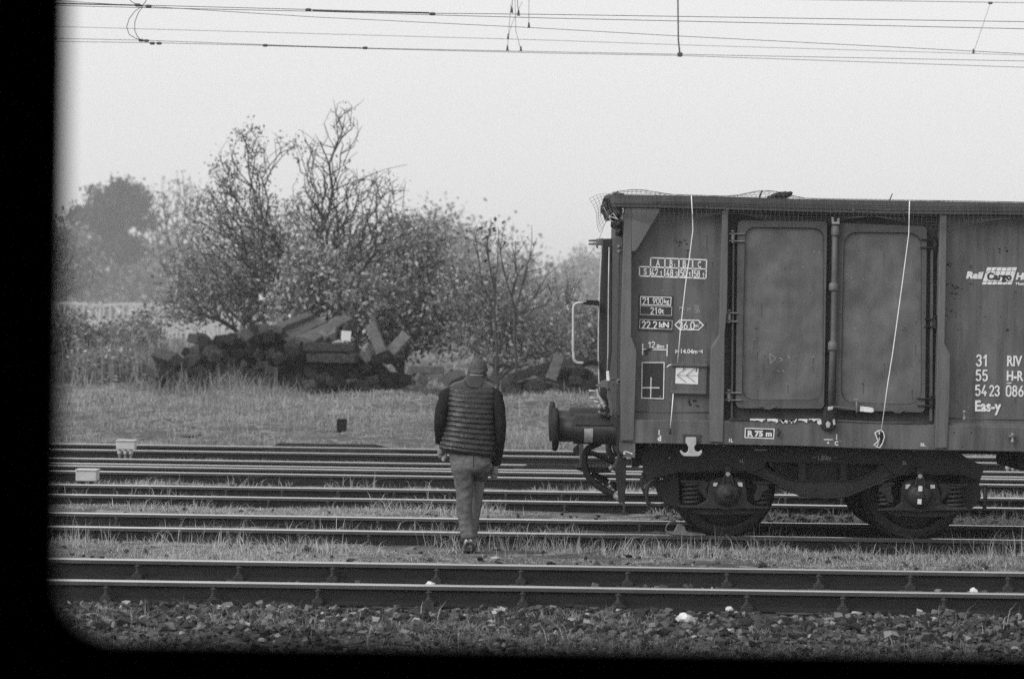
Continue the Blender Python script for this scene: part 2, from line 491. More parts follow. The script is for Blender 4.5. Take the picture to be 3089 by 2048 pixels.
def ground_z(x, y):
    x = np.asarray(x, dtype=float); y = np.asarray(y, dtype=float)
    ys = [-30, 12, 14.6, 15.6, 16.9, 17.2, 18.6, 18.95, 19.4, 21.1, 21.45, 23.05, 23.5, 25.2, 26.9, 29, 33, 36.2, 37.6, 41, 47, 52, 60, 72, 120, 700]
    zs = [-0.6, -0.5, -0.24, -0.185, -0.175, -0.18, -0.18, -0.15, -0.115, -0.12, -0.14, -0.12, -0.10, -0.11, -0.14, -0.15, -0.15, -0.12, 0.05, 0.28, 0.52, 0.60, 0.75, 0.95, 1.0, 1.0]
    z = np.interp(y, ys, zs)
    amp = np.interp(y, [0, 19, 36, 40, 60, 700], [0.012, 0.016, 0.015, 0.05, 0.10, 0.10])
    return z + amp * noise2(x, y, 2.4, 3) + amp * 0.6 * noise2(x, y, 6.5, 4)

gx = np.concatenate([np.linspace(-440, -24, 16)[:-1], np.linspace(-24, 24, 193), np.linspace(24, 440, 16)[1:]])
gy = np.concatenate([np.linspace(-12, 13, 8)[:-1], np.linspace(13, 56, 216), np.linspace(56, 100, 45)[1:], np.linspace(100, 612, 20)[1:]])
GX, GY = np.meshgrid(gx, gy)
GZ = ground_z(GX, GY)
nx, ny = len(gx), len(gy)
idx = np.arange(nx * ny).reshape(ny, nx)
quads = np.stack([idx[:-1, :-1], idx[:-1, 1:], idx[1:, 1:], idx[1:, :-1]], -1).reshape(-1, 4)
o = np_mesh('ground', np.stack([GX, GY, GZ], -1).reshape(-1, 3), [quads], M['soil'], smooth=True)
tag(o, 'mossy grass-grown ground of the rail yard', 'ground', kind='structure')

# ------------------------------------------------------------------ haze
hb = MB().box(-446, 446, -14, 618, -1.7, 60).build('haze', None)
hm = bpy.data.materials.new('haze_air'); hm.use_nodes = True
hn = hm.node_tree; hn.nodes.clear()
ho = hn.nodes.new('ShaderNodeOutputMaterial')
pv = hn.nodes.new('ShaderNodeVolumePrincipled')
pv.inputs['Color'].default_value = g4(0.99)
pv.inputs['Density'].default_value = 0.00085
pv.inputs['Anisotropy'].default_value = 0.0
hn.links.new(pv.outputs[0], ho.inputs['Volume'])
hb.data.materials.clear(); hb.data.materials.append(hm)
tag(hb, 'thin pale mist over the rail yard', 'haze', kind='stuff')

# ------------------------------------------------------------------ railway tracks
PROFILE = [(-0.070, -0.160), (-0.070, -0.150), (-0.012, -0.128), (-0.010, -0.050), (-0.034, -0.036), (-0.036, -0.008), (-0.029, 0.0),
           (0.029, 0.0), (0.036, -0.008), (0.034, -0.036), (0.010, -0.050), (0.012, -0.128), (0.070, -0.150), (0.070, -0.160)]

def rail(y, x0, x1, parent, top='rail_top', y1=None, name='rail', dz=0.0):
    """one rail from x0 to x1; y may drift to y1"""
    n = len(PROFILE)
    xs = np.linspace(x0, x1, 40)
    v, ids = [], []
    for i, x in enumerate(xs):
        yy = y + ((y1 - y) * i / (len(xs) - 1) if y1 is not None else 0) + 0.004 * math.sin(x * 0.35 + y)
        for (py, pz) in PROFILE:
            v.append((x, yy + py, pz + dz))
    q = []
    for i in range(len(xs) - 1):
        for k in range(n):
            q.append((i * n + k, i * n + (k + 1) % n, (i + 1) * n + (k + 1) % n, (i + 1) * n + k))
            ids.append(1 if k in (5, 6, 7) else 2 if k in (4, 8) else 0)
    return np_mesh(name, v, [np.array(q)[:, ::-1]], None, parent, mats=[M['rail_side'], M[top], M['rail_head']], mat_ids=ids)

def fastening_mb():
    m = MB()
    m.box(-0.095, 0.095, -0.165, -0.04, -0.172, -0.152)            # base plate in front of the rail foot
    m.box(-0.042, 0.042, -0.118, -0.052, -0.152, -0.118)           # clamp
    m.box(-0.028, 0.028, -0.105, -0.06, -0.118, -0.104)
    m.lathe((0, -0.083, -0.104), (0, 0, 1), [(0, 0.022), (0.012, 0.022), (0.012, 0.016), (0.05, 0.016), (0.05, 0.024), (0.062, 0.024), (0.062, 0.010), (0.078, 0.010), (0.078, 0.0)], 6, False)
    return m
FAST = fastening_mb().build('rail_fastening', M['sleeper'], bevel=0.003).data
bpy.data.objects.remove(bpy.data.objects['rail_fastening'])
SLEEPER = MB().box(-0.13, 0.13, -1.3, 1.3, -0.32, -0.172).build('sleeper', M['sleeper'], bevel=0.012).data
bpy.data.objects.remove(bpy.data.objects['sleeper'])

def track(label, ya, yb, x0, x1, top, fast_px=None, sl_dx=0.66, sl_range=(-9, 9), sleepers=True):
    t = thing('railway_track', label, 'track', (0, (ya + yb) / 2, 0), 'parallel tracks of the rail yard')
    r1, r2 = rail(ya, x0, x1, t, top), rail(yb, x0, x1, t, top)
    if sleepers:
        x = sl_range[0]
        while x < sl_range[1]:
            s = link('sleeper', SLEEPER); s.parent = t
            s.location = (x + random.uniform(-.03, .03), random.uniform(-.03, .03), 0)
            x += sl_dx
    for r, yy, xs in ((r1, ya, fast_px[0]), (r2, yb, fast_px[1])) if fast_px else ():
        for x in xs:
            f = link('rail_fastening', FAST); f.parent = r
            f.location = (x, yy, 0); f.location -= Vector((0, 0, 0))
            f.location = Vector((x, yy, 0))     # the rail part sits at the world origin
    return t, r1, r2

near_px = [(326, 1769), (648, 1775), (962, 1783), (1295, 1787), (1577, 1792), (1864, 1797), (2250, 1801), (2538, 1803), (2841, 1809)]
far_px = [(420, 1712), (724, 1717), (1006, 1722), (1318, 1727), (1571, 1731), (1892, 1736), (2190, 1740), (2466, 1743), (2741, 1746), (3034, 1752)]
nx_ = [up(p, 17.13).x for p in near_px]; fx_ = [up(p, 18.64).x for p in far_px]
nx_ = [nx_[0] - .78 * k for k in range(5, 0, -1)] + nx_ + [nx_[-1] + .76 * k for k in range(1, 6)]
fx_ = [fx_[0] - .78 * k for k in range(5, 0, -1)] + fx_ + [fx_[-1] + .76 * k for k in range(1, 6)]
track('nearest track of two rusty rails with bolted fastenings along dark stone ballast', 17.13, 18.64, -40, 40, 'rail_top_dull', (nx_, fx_), 0.78, (-9, 9))
track('grass-grown track carrying the freight wagon', 21.49, 23.0, -45, 45, 'rail_top',
      ([-6.6 + .66 * k for k in range(22)], [-6.6 + .66 * k for k in range(22)]))
track('overgrown track just beyond the wagon with weeds between its close bright rails', 25.38, 26.88, -50, 50, 'rail_top',
      ([-7.3 + .66 * k for k in range(24)], [-7.3 + .66 * k for k in range(24)]), sleepers=False)
t4, _, _ = track('fourth track from the camera, doubled by switch rails and carrying a white box', 29.25, 30.80, -60, 60, 'rail_top', sleepers=False)
rail(30.30, -30, 34, t4, 'rail_top', 30.42, 'switch_rail', -0.004)
rail(31.95, -60, 60, t4, 'rail_top', 31.95, 'switch_rail', -0.004)
t5, _, _ = track('farthest track, beside the meadow, with dark tapered check rails', 34.0, 35.5, -60, 60, 'rail_top', sleepers=False)
# tapered check rails beside the far rails
def check_rail(poly, y0, y1, parent):
    MB().prism(poly, y0, y1).build('check_rail', M['rust'], parent, bevel=0.004)
qj = crop(750, 1300, 3.638)
za = 0.045
xa0, xa1 = up(qj(180, 165), 35.62).x, up(qj(1710, 180), 35.62).x
m = MB(); m.prism([('m', xa0, -0.05), ('m', xa0 + .22, za), ('m', xa1 - .45, za), ('m', xa1, -0.05), ('m', xa1, -0.15), ('m', xa0, -0.15)], 35.62, 35.70)
m.build('check_rail', M['rust'], t5, bevel=0.004)
m = MB(); m.prism([('m', xa0 - .1, -0.09), ('m', xa0 + .2, -0.012), ('m', xa1 - .3, -0.012), ('m', xa1 + .1, -0.09), ('m', xa1, -0.15), ('m', xa0, -0.15)], 35.20, 35.28)  # dark bar standing in for the shaded side of the rail
m.build('check_rail', M['rust'], t5, bevel=0.004)
xb0, xb1 = up((1452 + 80, 1425), 31.2).x, up((1762, 1432), 31.2).x
m = MB(); m.prism([('m', xb0, -0.08), ('m', xb0 + .3, 0.02), ('m', xb1, 0.02), ('m', xb1 + .3, -0.08), ('m', xb1, -0.15), ('m', xb0, -0.15)], 31.70, 31.77)
m.build('check_rail', M['rust'], t4, bevel=0.004)
m = MB(); m.prism([('m', xb0 + .25, -0.08), ('m', xb0 + .5, 0.0), ('m', 5.0, 0.0), ('m', 5.2, -0.08), ('m', 5.2, -0.15), ('m', xb0, -0.15)], 30.93, 31.02)
m.build('check_rail', M['rust'], t4, bevel=0.004)

# ------------------------------------------------------------------ ballast stones
IV = np.array([(-1, -1, -1), (1, -1, -1), (1, 1, -1), (-1, 1, -1), (-1, -1, 1), (1, -1, 1), (1, 1, 1), (-1, 1, 1)], float) * .72
IF = np.array([(0, 2, 1), (0, 3, 2), (4, 5, 6), (4, 6, 7), (0, 1, 5), (0, 5, 4), (1, 2, 6), (1, 6, 5), (2, 3, 7), (2, 7, 6), (3, 0, 4), (3, 4, 7)])

def rand_rot(n, r):
    q = r.normal(size=(n, 4)); q /= np.linalg.norm(q, axis=1)[:, None]
    a, b, c, d = q.T
    return np.stack([np.stack([1 - 2 * (c * c + d * d), 2 * (b * c - a * d), 2 * (b * d + a * c)], -1),
                     np.stack([2 * (b * c + a * d), 1 - 2 * (b * b + d * d), 2 * (c * d - a * b)], -1),
                     np.stack([2 * (b * d - a * c), 2 * (c * d + a * b), 1 - 2 * (b * b + c * c)], -1)], 1)

def stones(zones, r):
    """zones: (count, x0, x1, y0, y1, size_lo, size_hi, lift)"""
    V, F, k = [], [], 0
    for n, x0, x1, y0, y1, a, b, lift in zones:
        x, y = r.uniform(x0, x1, n), r.uniform(y0, y1, n)
        s = a + (b - a) * r.power(0.5, n) ** 1.0
        z = ground_z(x, y) + lift + r.uniform(-0.3, 0.5, n) * s
        sh = r.uniform(0.55, 1.25, (n, 3)); sh[:, 2] *= 0.72
        jit = IV[None] * r.uniform(0.45, 1.25, (n, 8, 3))
        rot = rand_rot(n, r)
        p = np.einsum('nij,nkj->nki', rot, jit) * sh[:, None, :] * (s[:, None, None] * 0.5) * 1.1
        p += np.stack([x, y, z], -1)[:, None, :]
        V.append(p.reshape(-1, 3)); F.append((IF[None] + (np.arange(n) * 8)[:, None, None] + k).reshape(-1, 3)); k += n * 8
    return np.concatenate(V), np.concatenate(F)

v, f = stones([(13500, -5.6, 5.6, 15.75, 16.98, 0.03, 0.078, 0.0), (1500, -5.6, 5.6, 15.6, 16.9, 0.05, 0.10, 0.006), (4500, -5.6, 5.6, 14.4, 15.8, 0.02, 0.07, 0.0),
               (3800, -5.6, 5.6, 17.22, 18.56, 0.03, 0.07, -0.005), (1500, -5.6, 5.6, 18.72, 19.15, 0.03, 0.09, -0.01)], rng)
tag(np_mesh('ballast_gravel', v, [f], M['stone']), 'dark angular ballast stones heaped against the nearest track', 'gravel', kind='stuff')
v, f = stones([(650, -6, 6, 19.15, 21.3, 0.02, 0.08, -0.005), (500, -6, 6, 21.7, 22.9, 0.02, 0.06, -0.01), (260, -7, 7, 23.2, 25.2, 0.02, 0.07, 0.0),
               (1100, 1.6, 6.5, 23.8, 25.2, 0.02, 0.07, 0.0), (500, -7, 7, 25.5, 26.8, 0.02, 0.06, 0.0), (900, -9, 9, 27, 34, 0.02, 0.08, 0.0)], rng)
tag(np_mesh('scattered_gravel', v, [f], M['stone']), 'loose stones scattered through the grass between the tracks', 'gravel', kind='stuff')

def lump(name, p, Y, sz, material, label, cat, sq=0.7, seed=1, lift=0.35):
    r = np.random.default_rng(seed)
    q = up(p, Y)
    bm = bmesh.new(); bmesh.ops.create_icosphere(bm, subdivisions=2, radius=sz / 2)
    for vv in bm.verts:
        d = vv.co.normalized()
        k = 1 + 0.22 * math.sin(d.x * 5 + seed) * math.cos(d.y * 4 + seed * 2) + 0.12 * r.normal() * 0.6
        vv.co = Vector((vv.co.x * k, vv.co.y * k * 0.8, vv.co.z * k * sq))
    me = bpy.data.meshes.new(name); bm.to_mesh(me); bm.free(); me.materials.append(material)
    o = link(name, me); o.location = q
    return tag(o, label, cat)
lump('stone', (1297, 1763), 18.35, 0.08, M['white_stone'], 'white stone lying against the nearest track behind its front rail', 'stone', 0.7, 3)
lump('stone', (2938, 1784), 18.35, 0.065, M['white_stone'], 'small upright white stone between the nearest rails under the wagon end', 'stone', 1.0, 5)
lump('crumpled_paper', (2064, 1864), 16.2, 0.12, M['white_stone'], 'crumpled white paper lying on the dark ballast', 'litter', 0.6, 9)
lump('stone', (2200, 1836), 16.8, 0.055, M['white_stone'], 'bright white stone beside the front rail, right of the crumpled paper', 'stone', 0.7, 12)

# ------------------------------------------------------------------ grass
def blades(n, x0, x1, y0, y1, h0, h1, wd, lean, r, zf=None, clump=0.0, bend=0.5, keep=None, hpow=1.0):
    x, y = r.uniform(x0, x1, n), r.uniform(y0, y1, n)
    if clump:
        nz = noise2(x, y, clump, 11) + 0.5 * noise2(x, y, clump * 3.1, 12)
        m = nz > (keep if keep is not None else -0.2)
        x, y = x[m], y[m]; n = len(x)
        hm_ = np.clip(0.55 + 0.5 * nz[m], 0.35, 1.3)
    else:
        hm_ = np.ones(n)
    h = (h0 + (h1 - h0) * r.random(n) ** hpow) * hm_
    a = r.uniform(0, 2 * np.pi, n); l = r.normal(0, lean, n)
    z = ground_z(x, y) - 0.01
    base = np.stack([x, y, z], -1)
    side = np.stack([np.cos(a), np.sin(a) * .5, np.zeros(n)], -1) * (wd * r.uniform(0.6, 1.3, n))[:, None] * .5
    b = r.uniform(0, 2 * np.pi, n)
    dirv = np.stack([np.cos(b), np.sin(b), np.zeros(n)], -1)
    mid = base + np.stack([np.zeros(n), np.zeros(n), h * .55], -1) + dirv * (np.abs(l) * h * .35)[:, None]
    tip = base + np.stack([np.zeros(n), np.zeros(n), h * (1 - bend * np.minimum(1, np.abs(l)) * .6)], -1) + dirv * (np.abs(l) * h * (0.8 + bend * .5))[:, None]
    V = np.stack([base - side, base + side, mid + side * .7, mid - side * .7, tip], 1).reshape(-1, 3)
    k = np.arange(n)[:, None] * 5
    return V, np.concatenate([k, k + 1, k + 2, k + 3], 1), np.concatenate([k + 3, k + 2, k + 4], 1)

def grass(name, label, zones, material, r):
    V, Q, T, k = [], [], [], 0
    for z in zones:
        v, q, t = blades(*z[:9], r, **(z[9] if len(z) > 9 else {}))
        V.append(v); Q.append(q + k); T.append(t + k); k += len(v)
    return tag(np_mesh(name, np.concatenate(V), [np.concatenate(Q), np.concatenate(T)], material), label, 'grass', kind='stuff')

grass('verge_grass', 'short mossy grass creeping over the front edge of the ballast',
      [(70000, -5.5, 5.5, 14.3, 16.1, 0.03, 0.11, 0.006, 1.2, dict(clump=1.1, keep=-0.8)),
       (16000, -5.5, 5.5, 15.8, 16.6, 0.03, 0.12, 0.006, 1.1, dict(clump=1.4, keep=0.1)),
       (1600, -5.5, 5.5, 14.8, 16.6, 0.08, 0.28, 0.006, 1.1, dict(clump=1.3, keep=0.0))], M['grass_dark'], rng)
grass('track_grass', 'dry pale grass growing between and through the rails of the yard', [
    (52000, -6, 6, 19.05, 21.35, 0.015, 0.07, 0.006, 1.2, dict(clump=1.6, keep=-0.55)),
    (7500, -6, 6, 20.3, 21.40, 0.06, 0.24, 0.006, 1.1, dict(clump=2.4, keep=-0.2, hpow=2.4)),
    (2600, -6, 6, 20.8, 21.42, 0.10, 0.36, 0.005, 0.8, dict(clump=3.2, keep=0.35, hpow=1.6)),
    (1500, -6.5, 6.5, 21.62, 21.95, 0.10, 0.30, 0.006, 0.9, dict(clump=2.6, keep=0.15, hpow=1.4)),
    (5000, -6.5, 6.5, 21.62, 22.9, 0.05, 0.24, 0.006, 1.0, dict(clump=2.4, keep=0.1, hpow=1.8)),
    (56000, -7, 7, 23.1, 25.15, 0.02, 0.075, 0.007, 1.1, dict(clump=1.2, keep=-0.8)),
    (4200, -7, 7, 24.4, 25.3, 0.08, 0.22, 0.007, 1.0, dict(clump=2.8, keep=0.1, hpow=2)),
    (2300, -7, 7, 25.5, 26.8, 0.06, 0.22, 0.008, 1.0, dict(clump=2.6, keep=0.15, hpow=1.8)),
    (30000, -8, 8, 27.0, 29.1, 0.02, 0.12, 0.009, 1.1, dict(clump=1.5, keep=-0.3, hpow=1.8)),
    (2200, -8, 8, 28.0, 29.15, 0.10, 0.26, 0.009, 1.0, dict(clump=2.8, keep=0.15, hpow=1.8)),
    (16000, -9, 9, 32.1, 33.85, 0.03, 0.12, 0.010, 0.9, dict(clump=1.2, keep=-0.3, hpow=1.8)),
], M['grass_pale'], rng)
grass('meadow_grass', 'pale dry meadow grass rising from the far track to the sleeper heap', [
    (70000, -12, 12, 36.0, 41, 0.04, 0.17, 0.013, 1.0, dict(clump=1.2, keep=-0.5)),
    (3500, -12, 12, 36.2, 41, 0.14, 0.38, 0.010, 0.9, dict(clump=1.6, keep=0.3)),
    (60000, -13, 13, 41, 48, 0.05, 0.22, 0.016, 1.0, dict(clump=0.8, keep=-0.5)),
    (9000, -13, 13, 40, 47, 0.15, 0.4, 0.012, 1.0, dict(clump=1.1, keep=0.3)),
    (26000, -18, 18, 48, 60, 0.08, 0.32, 0.025, 0.7, dict(clump=0.6, keep=-0.9)),
    (16000, -30, 26, 60, 90, 0.15, 0.5, 0.05, 0.7, dict(clump=0.4, keep=-0.9)),
], M['grass_far'], rng)
grass('tall_dry_weeds', 'tall dry grass stalks standing in front of and around the sleeper heap', [
    (4200, -10.2, -1.2, 44.8, 46.1, 0.12, 0.75, 0.013, 0.8, dict(clump=1.3, keep=0.0, hpow=2.2)),
    (2600, -1.2, 3.4, 45.2, 46.1, 0.08, 0.34, 0.013, 0.8, dict(clump=1.6, keep=-0.1, hpow=2)),
    (9000, -12, -4.5, 48.5, 56, 0.3, 1.5, 0.02, 0.4, dict(clump=0.7, keep=-0.8, hpow=1.5)),
    (1500, -10, 6, 37.5, 44, 0.2, 0.75, 0.008, 0.25, dict(clump=0.8, keep=0.3, hpow=2)),
    (6000, -18, -8.5, 47, 56, 0.2, 0.9, 0.02, 0.5, dict(clump=0.8, keep=-0.3, hpow=1.5)),
], M['weed'], rng)

# ------------------------------------------------------------------ trees and shrubs
def frusta(P, par, rad):
    """tapered four-sided twigs for every node with a parent"""
    i = np.where(par >= 0)[0]; a, b = P[par[i]], P[i]
    ra, rb = rad[par[i]], rad[i]
    ra = np.minimum(ra, rb * 1.6 + 0.002)
    t = b - a; t /= np.maximum(np.linalg.norm(t, axis=1), 1e-6)[:, None]
    ref = np.where(np.abs(t[:, 2:3]) < .8, np.array([[0, 0, 1.]]), np.array([[1., 0, 0]]))
    u = np.cross(t, ref); u /= np.linalg.norm(u, axis=1)[:, None]; w_ = np.cross(t, u)
    V = np.zeros((len(i), 8, 3))
    for k in range(4):
        an = k * np.pi / 2
        d = u * np.cos(an) + w_ * np.sin(an)
        V[:, k] = a + d * ra[:, None]; V[:, 4 + k] = b + d * rb[:, None]
    base = np.arange(len(i))[:, None] * 8
    Q = np.concatenate([base + np.array([[k, (k + 1) % 4, 4 + (k + 1) % 4, 4 + k]]) for k in range(4)])
    return V.reshape(-1, 3), Q

def leaf_quads(C, size, r):
    n = len(C)
    rot = rand_rot(n, r)
    s = size * (0.45 + 0.95 * r.random(n) ** 1.6)
    L = np.array([(0, -0.5, 0), (0.3, 0.05, 0.08), (0, 0.5, -0.05), (-0.3, 0.05, 0.08)])
    V = np.einsum('nij,kj->nki', rot, L) * s[:, None, None] + C[:, None, :]
    return V.reshape(-1, 3), (np.arange(n)[:, None] * 4 + np.array([[0, 1, 2, 3]]))

def in_blobs(blobs, n, Y, dy, r):
    """random points inside pixel ellipses (cx, cy, rx, ry[, weight]) given depth"""
    wts = np.array([b[2] * b[3] * (b[4] if len(b) > 4 else 1) for b in blobs], float); wts /= wts.sum()
    pick = r.choice(len(blobs), n, p=wts)
    q = r.normal(size=(n, 3)); q /= np.linalg.norm(q, axis=1)[:, None]; q *= (r.random(n) ** (1 / 2.4))[:, None]
    out = np.zeros((n, 3))
    for i in range(n):
        b = blobs[pick[i]]
        out[i] = up((b[0] + q[i, 0] * b[2], b[1] + q[i, 1] * b[3]), Y)
        out[i, 1] = Y + q[i, 2] * dy
    return out

def plant(name, label, cat, Y, limbs, blobs, n, leaves, lsize, leaf_mat, bark='bark', dy=1.2, seed=1, rt=0.0045, step=0.28, jit=0.06,
          rise=0.10, group=None, spread=0.14, parts=('trunk', 'crown'), pw_=0.42, leaf_low=None, bias=0.45):
    """limbs: pixel polylines (first point of the first one is the foot); twigs grow from them to points spread through the crown"""
    r = np.random.default_rng(seed)
    P, par = [], []
    for li, limb in enumerate(limbs):
        pts = [np.array(up(p[:2], Y)) + np.array([0, p[2] if len(p) > 2 else r.uniform(-.15, .15) * dy, 0]) for p in limb]
        if li == 0:
            pts[0][2] = float(ground_z(pts[0][0], pts[0][1])) - 0.08
            P.append(pts[0]); par.append(-1); last = 0
        else:
            A = np.array(P); last = int(np.argmin(((A - pts[0]) ** 2).sum(1)))
        for a, b in zip(pts[:-1], pts[1:]):
            m = max(1, int(np.linalg.norm(b - a) / step))
            for k in range(1, m + 1):
                q = a + (b - a) * k / m + (r.normal(0, .02, 3) if k < m else 0)
                P.append(q); par.append(last); last = len(P) - 1
    T = in_blobs(blobs, n, Y, dy, r)
    root = np.array(P[0])
    T = T[np.argsort(((T - root) ** 2).sum(1) + r.normal(0, .5, n))]
    P = [np.array(p) for p in P]
    buf = np.zeros((len(P) + n * 24, 3)); cnt = len(P); buf[:cnt] = P
    tips = []
    run = np.zeros(len(buf))
    for i in range(1, cnt):
        run[i] = run[par[i]] + np.linalg.norm(buf[i] - buf[par[i]])
    for t in T:
        d = buf[:cnt] - t
        dist = np.sqrt((d ** 2).sum(1)) * (1 + np.where(buf[:cnt, 2] > t[2] + .1 * step, .5, 0.0)) + bias * run[:cnt]
        j = int(np.argmin(dist)); L = math.sqrt(max(1e-6, (d[j] ** 2).sum()))
        m = min(20, max(1, int(L / step)))
        a = buf[j].copy(); last = j
        for k in range(1, m + 1):
            q = a + (t - a) * k / m
            q[2] += rise * L * (1 - (2 * k / m - 1) ** 2)
            if k < m: q += r.normal(0, jit * step, 3)
            buf[cnt] = q; par.append(last); run[cnt] = run[last] + L / m; last = cnt; cnt += 1
        tips.append(last)
    P = buf[:cnt]; par = np.array(par)
    c = np.ones(cnt)
    for i in range(cnt - 1, 0, -1):
        if par[i] >= 0: c[par[i]] += c[i]
    rad = np.minimum(rt * c ** pw_, 0.22)
    root_o = thing(name, label, cat, tuple(P[0]), group)
    V, Q = frusta(P, par, rad)
    np_mesh(parts[0], V, [Q], M[bark], root_o)
    tips = np.array(tips)
    if leaves:
        C = np.repeat(P[tips], leaves, 0) + r.normal(0, spread, (len(tips) * leaves, 3))
        if leaf_low is not None:      # leaves thin out towards the top
            keep = r.random(len(C)) < np.interp(C[:, 2], leaf_low[0], leaf_low[1])
            C = C[keep]
        lm = leaf_mat if isinstance(leaf_mat, str) else leaf_mat[0]
        V, Q = leaf_quads(C, lsize, r)
        np_mesh(parts[1], V, [Q], M[lm], root_o)
    return root_o

def d2(*pts):      # points read in the 2365 px wide view
    return [(p[0] / 0.7656, p[1] / 0.7656) + tuple(p[2:]) for p in pts]
def b2(*bl):
    return [(b[0] / 0.7656, b[1] / 0.7656, b[2] / 0.7656, b[3] / 0.7656) + tuple(b[4:]) for b in bl]

# the two old fruit trees in front of the heap
plant('fruit_tree', 'old crooked fruit tree with sparse curled leaves, left of the taller half-bare tree', 'tree', 53,
      [d2((718, 790), (705, 720), (672, 620), (640, 560), (618, 520), (590, 468), (596, 420), (603, 385), (622, 358), (660, 332), (690, 320)),
       d2((618, 520), (590, 440), (560, 405), (538, 370), (530, 330)), d2((590, 468), (575, 400), (572, 350), (560, 300)),
       d2((640, 560), (600, 530), (550, 520), (500, 540)), d2((690, 690), (640, 640), (560, 640), (490, 660), (420, 690)),
       d2((672, 620), (620, 570), (560, 590), (520, 640))],
      b2((575, 340, 48, 62, .8), (520, 420, 45, 75, 1.2), (600, 440, 50, 75, .7), (560, 540, 90, 90, 1.2), (670, 330, 35, 18), (480, 520, 60, 90, .8), (620, 560, 70, 100), (520, 640, 90, 70, .8)),
      1000, 5, 0.092, 'leaf_mid', dy=1.6, seed=11, rt=.0046, spread=.1, leaf_low=([2.5, 8.0], [1.0, .5]))
plant('fruit_tree', 'taller half-bare fruit tree with wide drooping twigs over the sleeper heap', 'tree', 52,
      [d2((760, 800), (752, 740), (748, 660), (752, 600), (742, 540), (760, 490), (767, 440), (762, 380), (772, 340), (790, 300), (800, 265), (830, 240), (842, 232)),
       d2((790, 300), (775, 260), (770, 230)), d2((772, 340), (730, 330), (690, 300)), d2((762, 380), (735, 360), (715, 340)), d2((760, 400), (800, 380), (825, 350)),
       d2((763, 445), (800, 425), (850, 415), (900, 440), (945, 440)), d2((760, 490), (800, 460), (850, 440), (905, 470), (950, 480)), d2((850, 415), (890, 390), (940, 380)),
       d2((752, 590), (820, 545), (900, 535), (970, 520), (1030, 515)), d2((748, 640), (830, 600), (900, 580), (980, 565), (1040, 560)),
       d2((742, 540), (700, 510), (680, 470)), d2((748, 660), (800, 640), (880, 660), (940, 700))],
      b2((790, 290, 45, 60, .7), (715, 350, 42, 50, .8), (760, 420, 75, 60, .9), (870, 430, 75, 45, 1.0), (720, 480, 70, 60), (840, 500, 110, 50, 1.1), (930, 520, 100, 50, .8), (780, 580, 110, 90), (900, 600, 110, 80, .7)),
      1500, 3, 0.085, 'leaf_mid', dy=1.7, seed=12, rt=0.0044, spread=.1, leaf_low=([2.5, 5.5], [1.0, .2]))
SH = 'shrubs of the thicket behind the sleeper heap'
plant('shrub', 'pale-leaved shrub with large light leaves between the two fruit tree trunks', 'shrub', 50.5,
      [d2((720, 830), (715, 760), (700, 700)), d2((715, 790), (760, 720), (780, 660)), d2((715, 790), (660, 730), (650, 670))],
      b2((720, 640, 75, 60), (680, 700, 60, 60), (760, 690, 75, 60), (700, 600, 50, 30), (830, 730, 50, 50)), 560, 17, 0.125, 'leaf_pale', 'bark_pale', dy=1.0, seed=21, group=SH, spread=.14)
plant('shrub', 'dense dark-leaved shrub filling the thicket right of the sleeper heap', 'shrub', 51.5,
      [d2((930, 840), (925, 770), (900, 700)), d2((925, 790), (980, 700), (990, 620)), d2((925, 790), (860, 720), (840, 650))],
      b2((930, 690, 100, 120), (1000, 680, 80, 130), (860, 720, 80, 90), (970, 560, 80, 60, .8), (1030, 740, 70, 90), (900, 790, 90, 50)), 860, 17, 0.11, 'leaf_mid', dy=1.4, seed=22, group=SH, spread=.15)
plant('shrub', 'speckled leafy shrub at the right end of the thicket, behind the walking man', 'shrub', 50,
      [d2((1150, 850), (1140, 790), (1120, 720)), d2((1145, 810), (1200, 740), (1240, 680)), d2((1145, 810), (1080, 730), (1060, 660))],
      b2((1110, 720, 90, 100), (1190, 720, 80, 90), (1250, 760, 80, 70), (1060, 660, 60, 80, .7), (1300, 790, 60, 45), (1180, 810, 120, 40)), 1000, 8, 0.095, 'leaf_mid', 'bark_pale', dy=1.2, seed=23, group=SH, spread=.14)
plant('sapling', 'slender upright sapling with a few dark leaves at its tip above the man', 'sapling', 48,
      [d2((1150, 850), (1145, 760), (1140, 660), (1128, 600), (1125, 560), (1133, 515)), d2((1145, 720), (1110, 640), (1100, 560), (1096, 525)), d2((1140, 690), (1150, 610), (1152, 540))],
      b2((1120, 560, 36, 45), (1130, 640, 45, 60, .8), (1145, 540, 25, 30)), 60, 3, 0.11, 'leaf_dark', dy=.5, seed=24, rt=.0048, spread=.1, leaf_low=([3, 5], [.5, 1]))
plant('sapling', 'forked bare sapling whose thin rods fan out above the man, nearer the wagon', 'sapling', 48,
      [d2((1190, 850), (1188, 780), (1188, 720), (1170, 650), (1155, 580), (1165, 520)), d2((1188, 730), (1205, 660), (1222, 600), (1228, 520)), d2((1222, 600), (1240, 550)),
       d2((1188, 750), (1230, 690), (1260, 640), (1280, 600)), d2((1200, 680), (1190, 600), (1180, 560))],
      b2((1200, 600, 55, 70), (1250, 650, 50, 70), (1170, 570, 30, 40)), 70, 1, 0.08, 'leaf_dark', dy=.6, seed=25, rt=.0048, spread=.1)
plant('sapling', 'thin twiggy sapling next to the wagon handrail', 'sapling', 52,
      [d2((1305, 840), (1308, 740), (1312, 660), (1303, 600)), d2((1308, 720), (1330, 660), (1345, 640)), d2((1308, 740), (1285, 670), (1282, 620))],
      b2((1310, 680, 45, 70), (1340, 740, 35, 70)), 110, 5, 0.07, 'leaf_mid', 'bark_pale', dy=.6, seed=26, rt=.005, spread=.14)
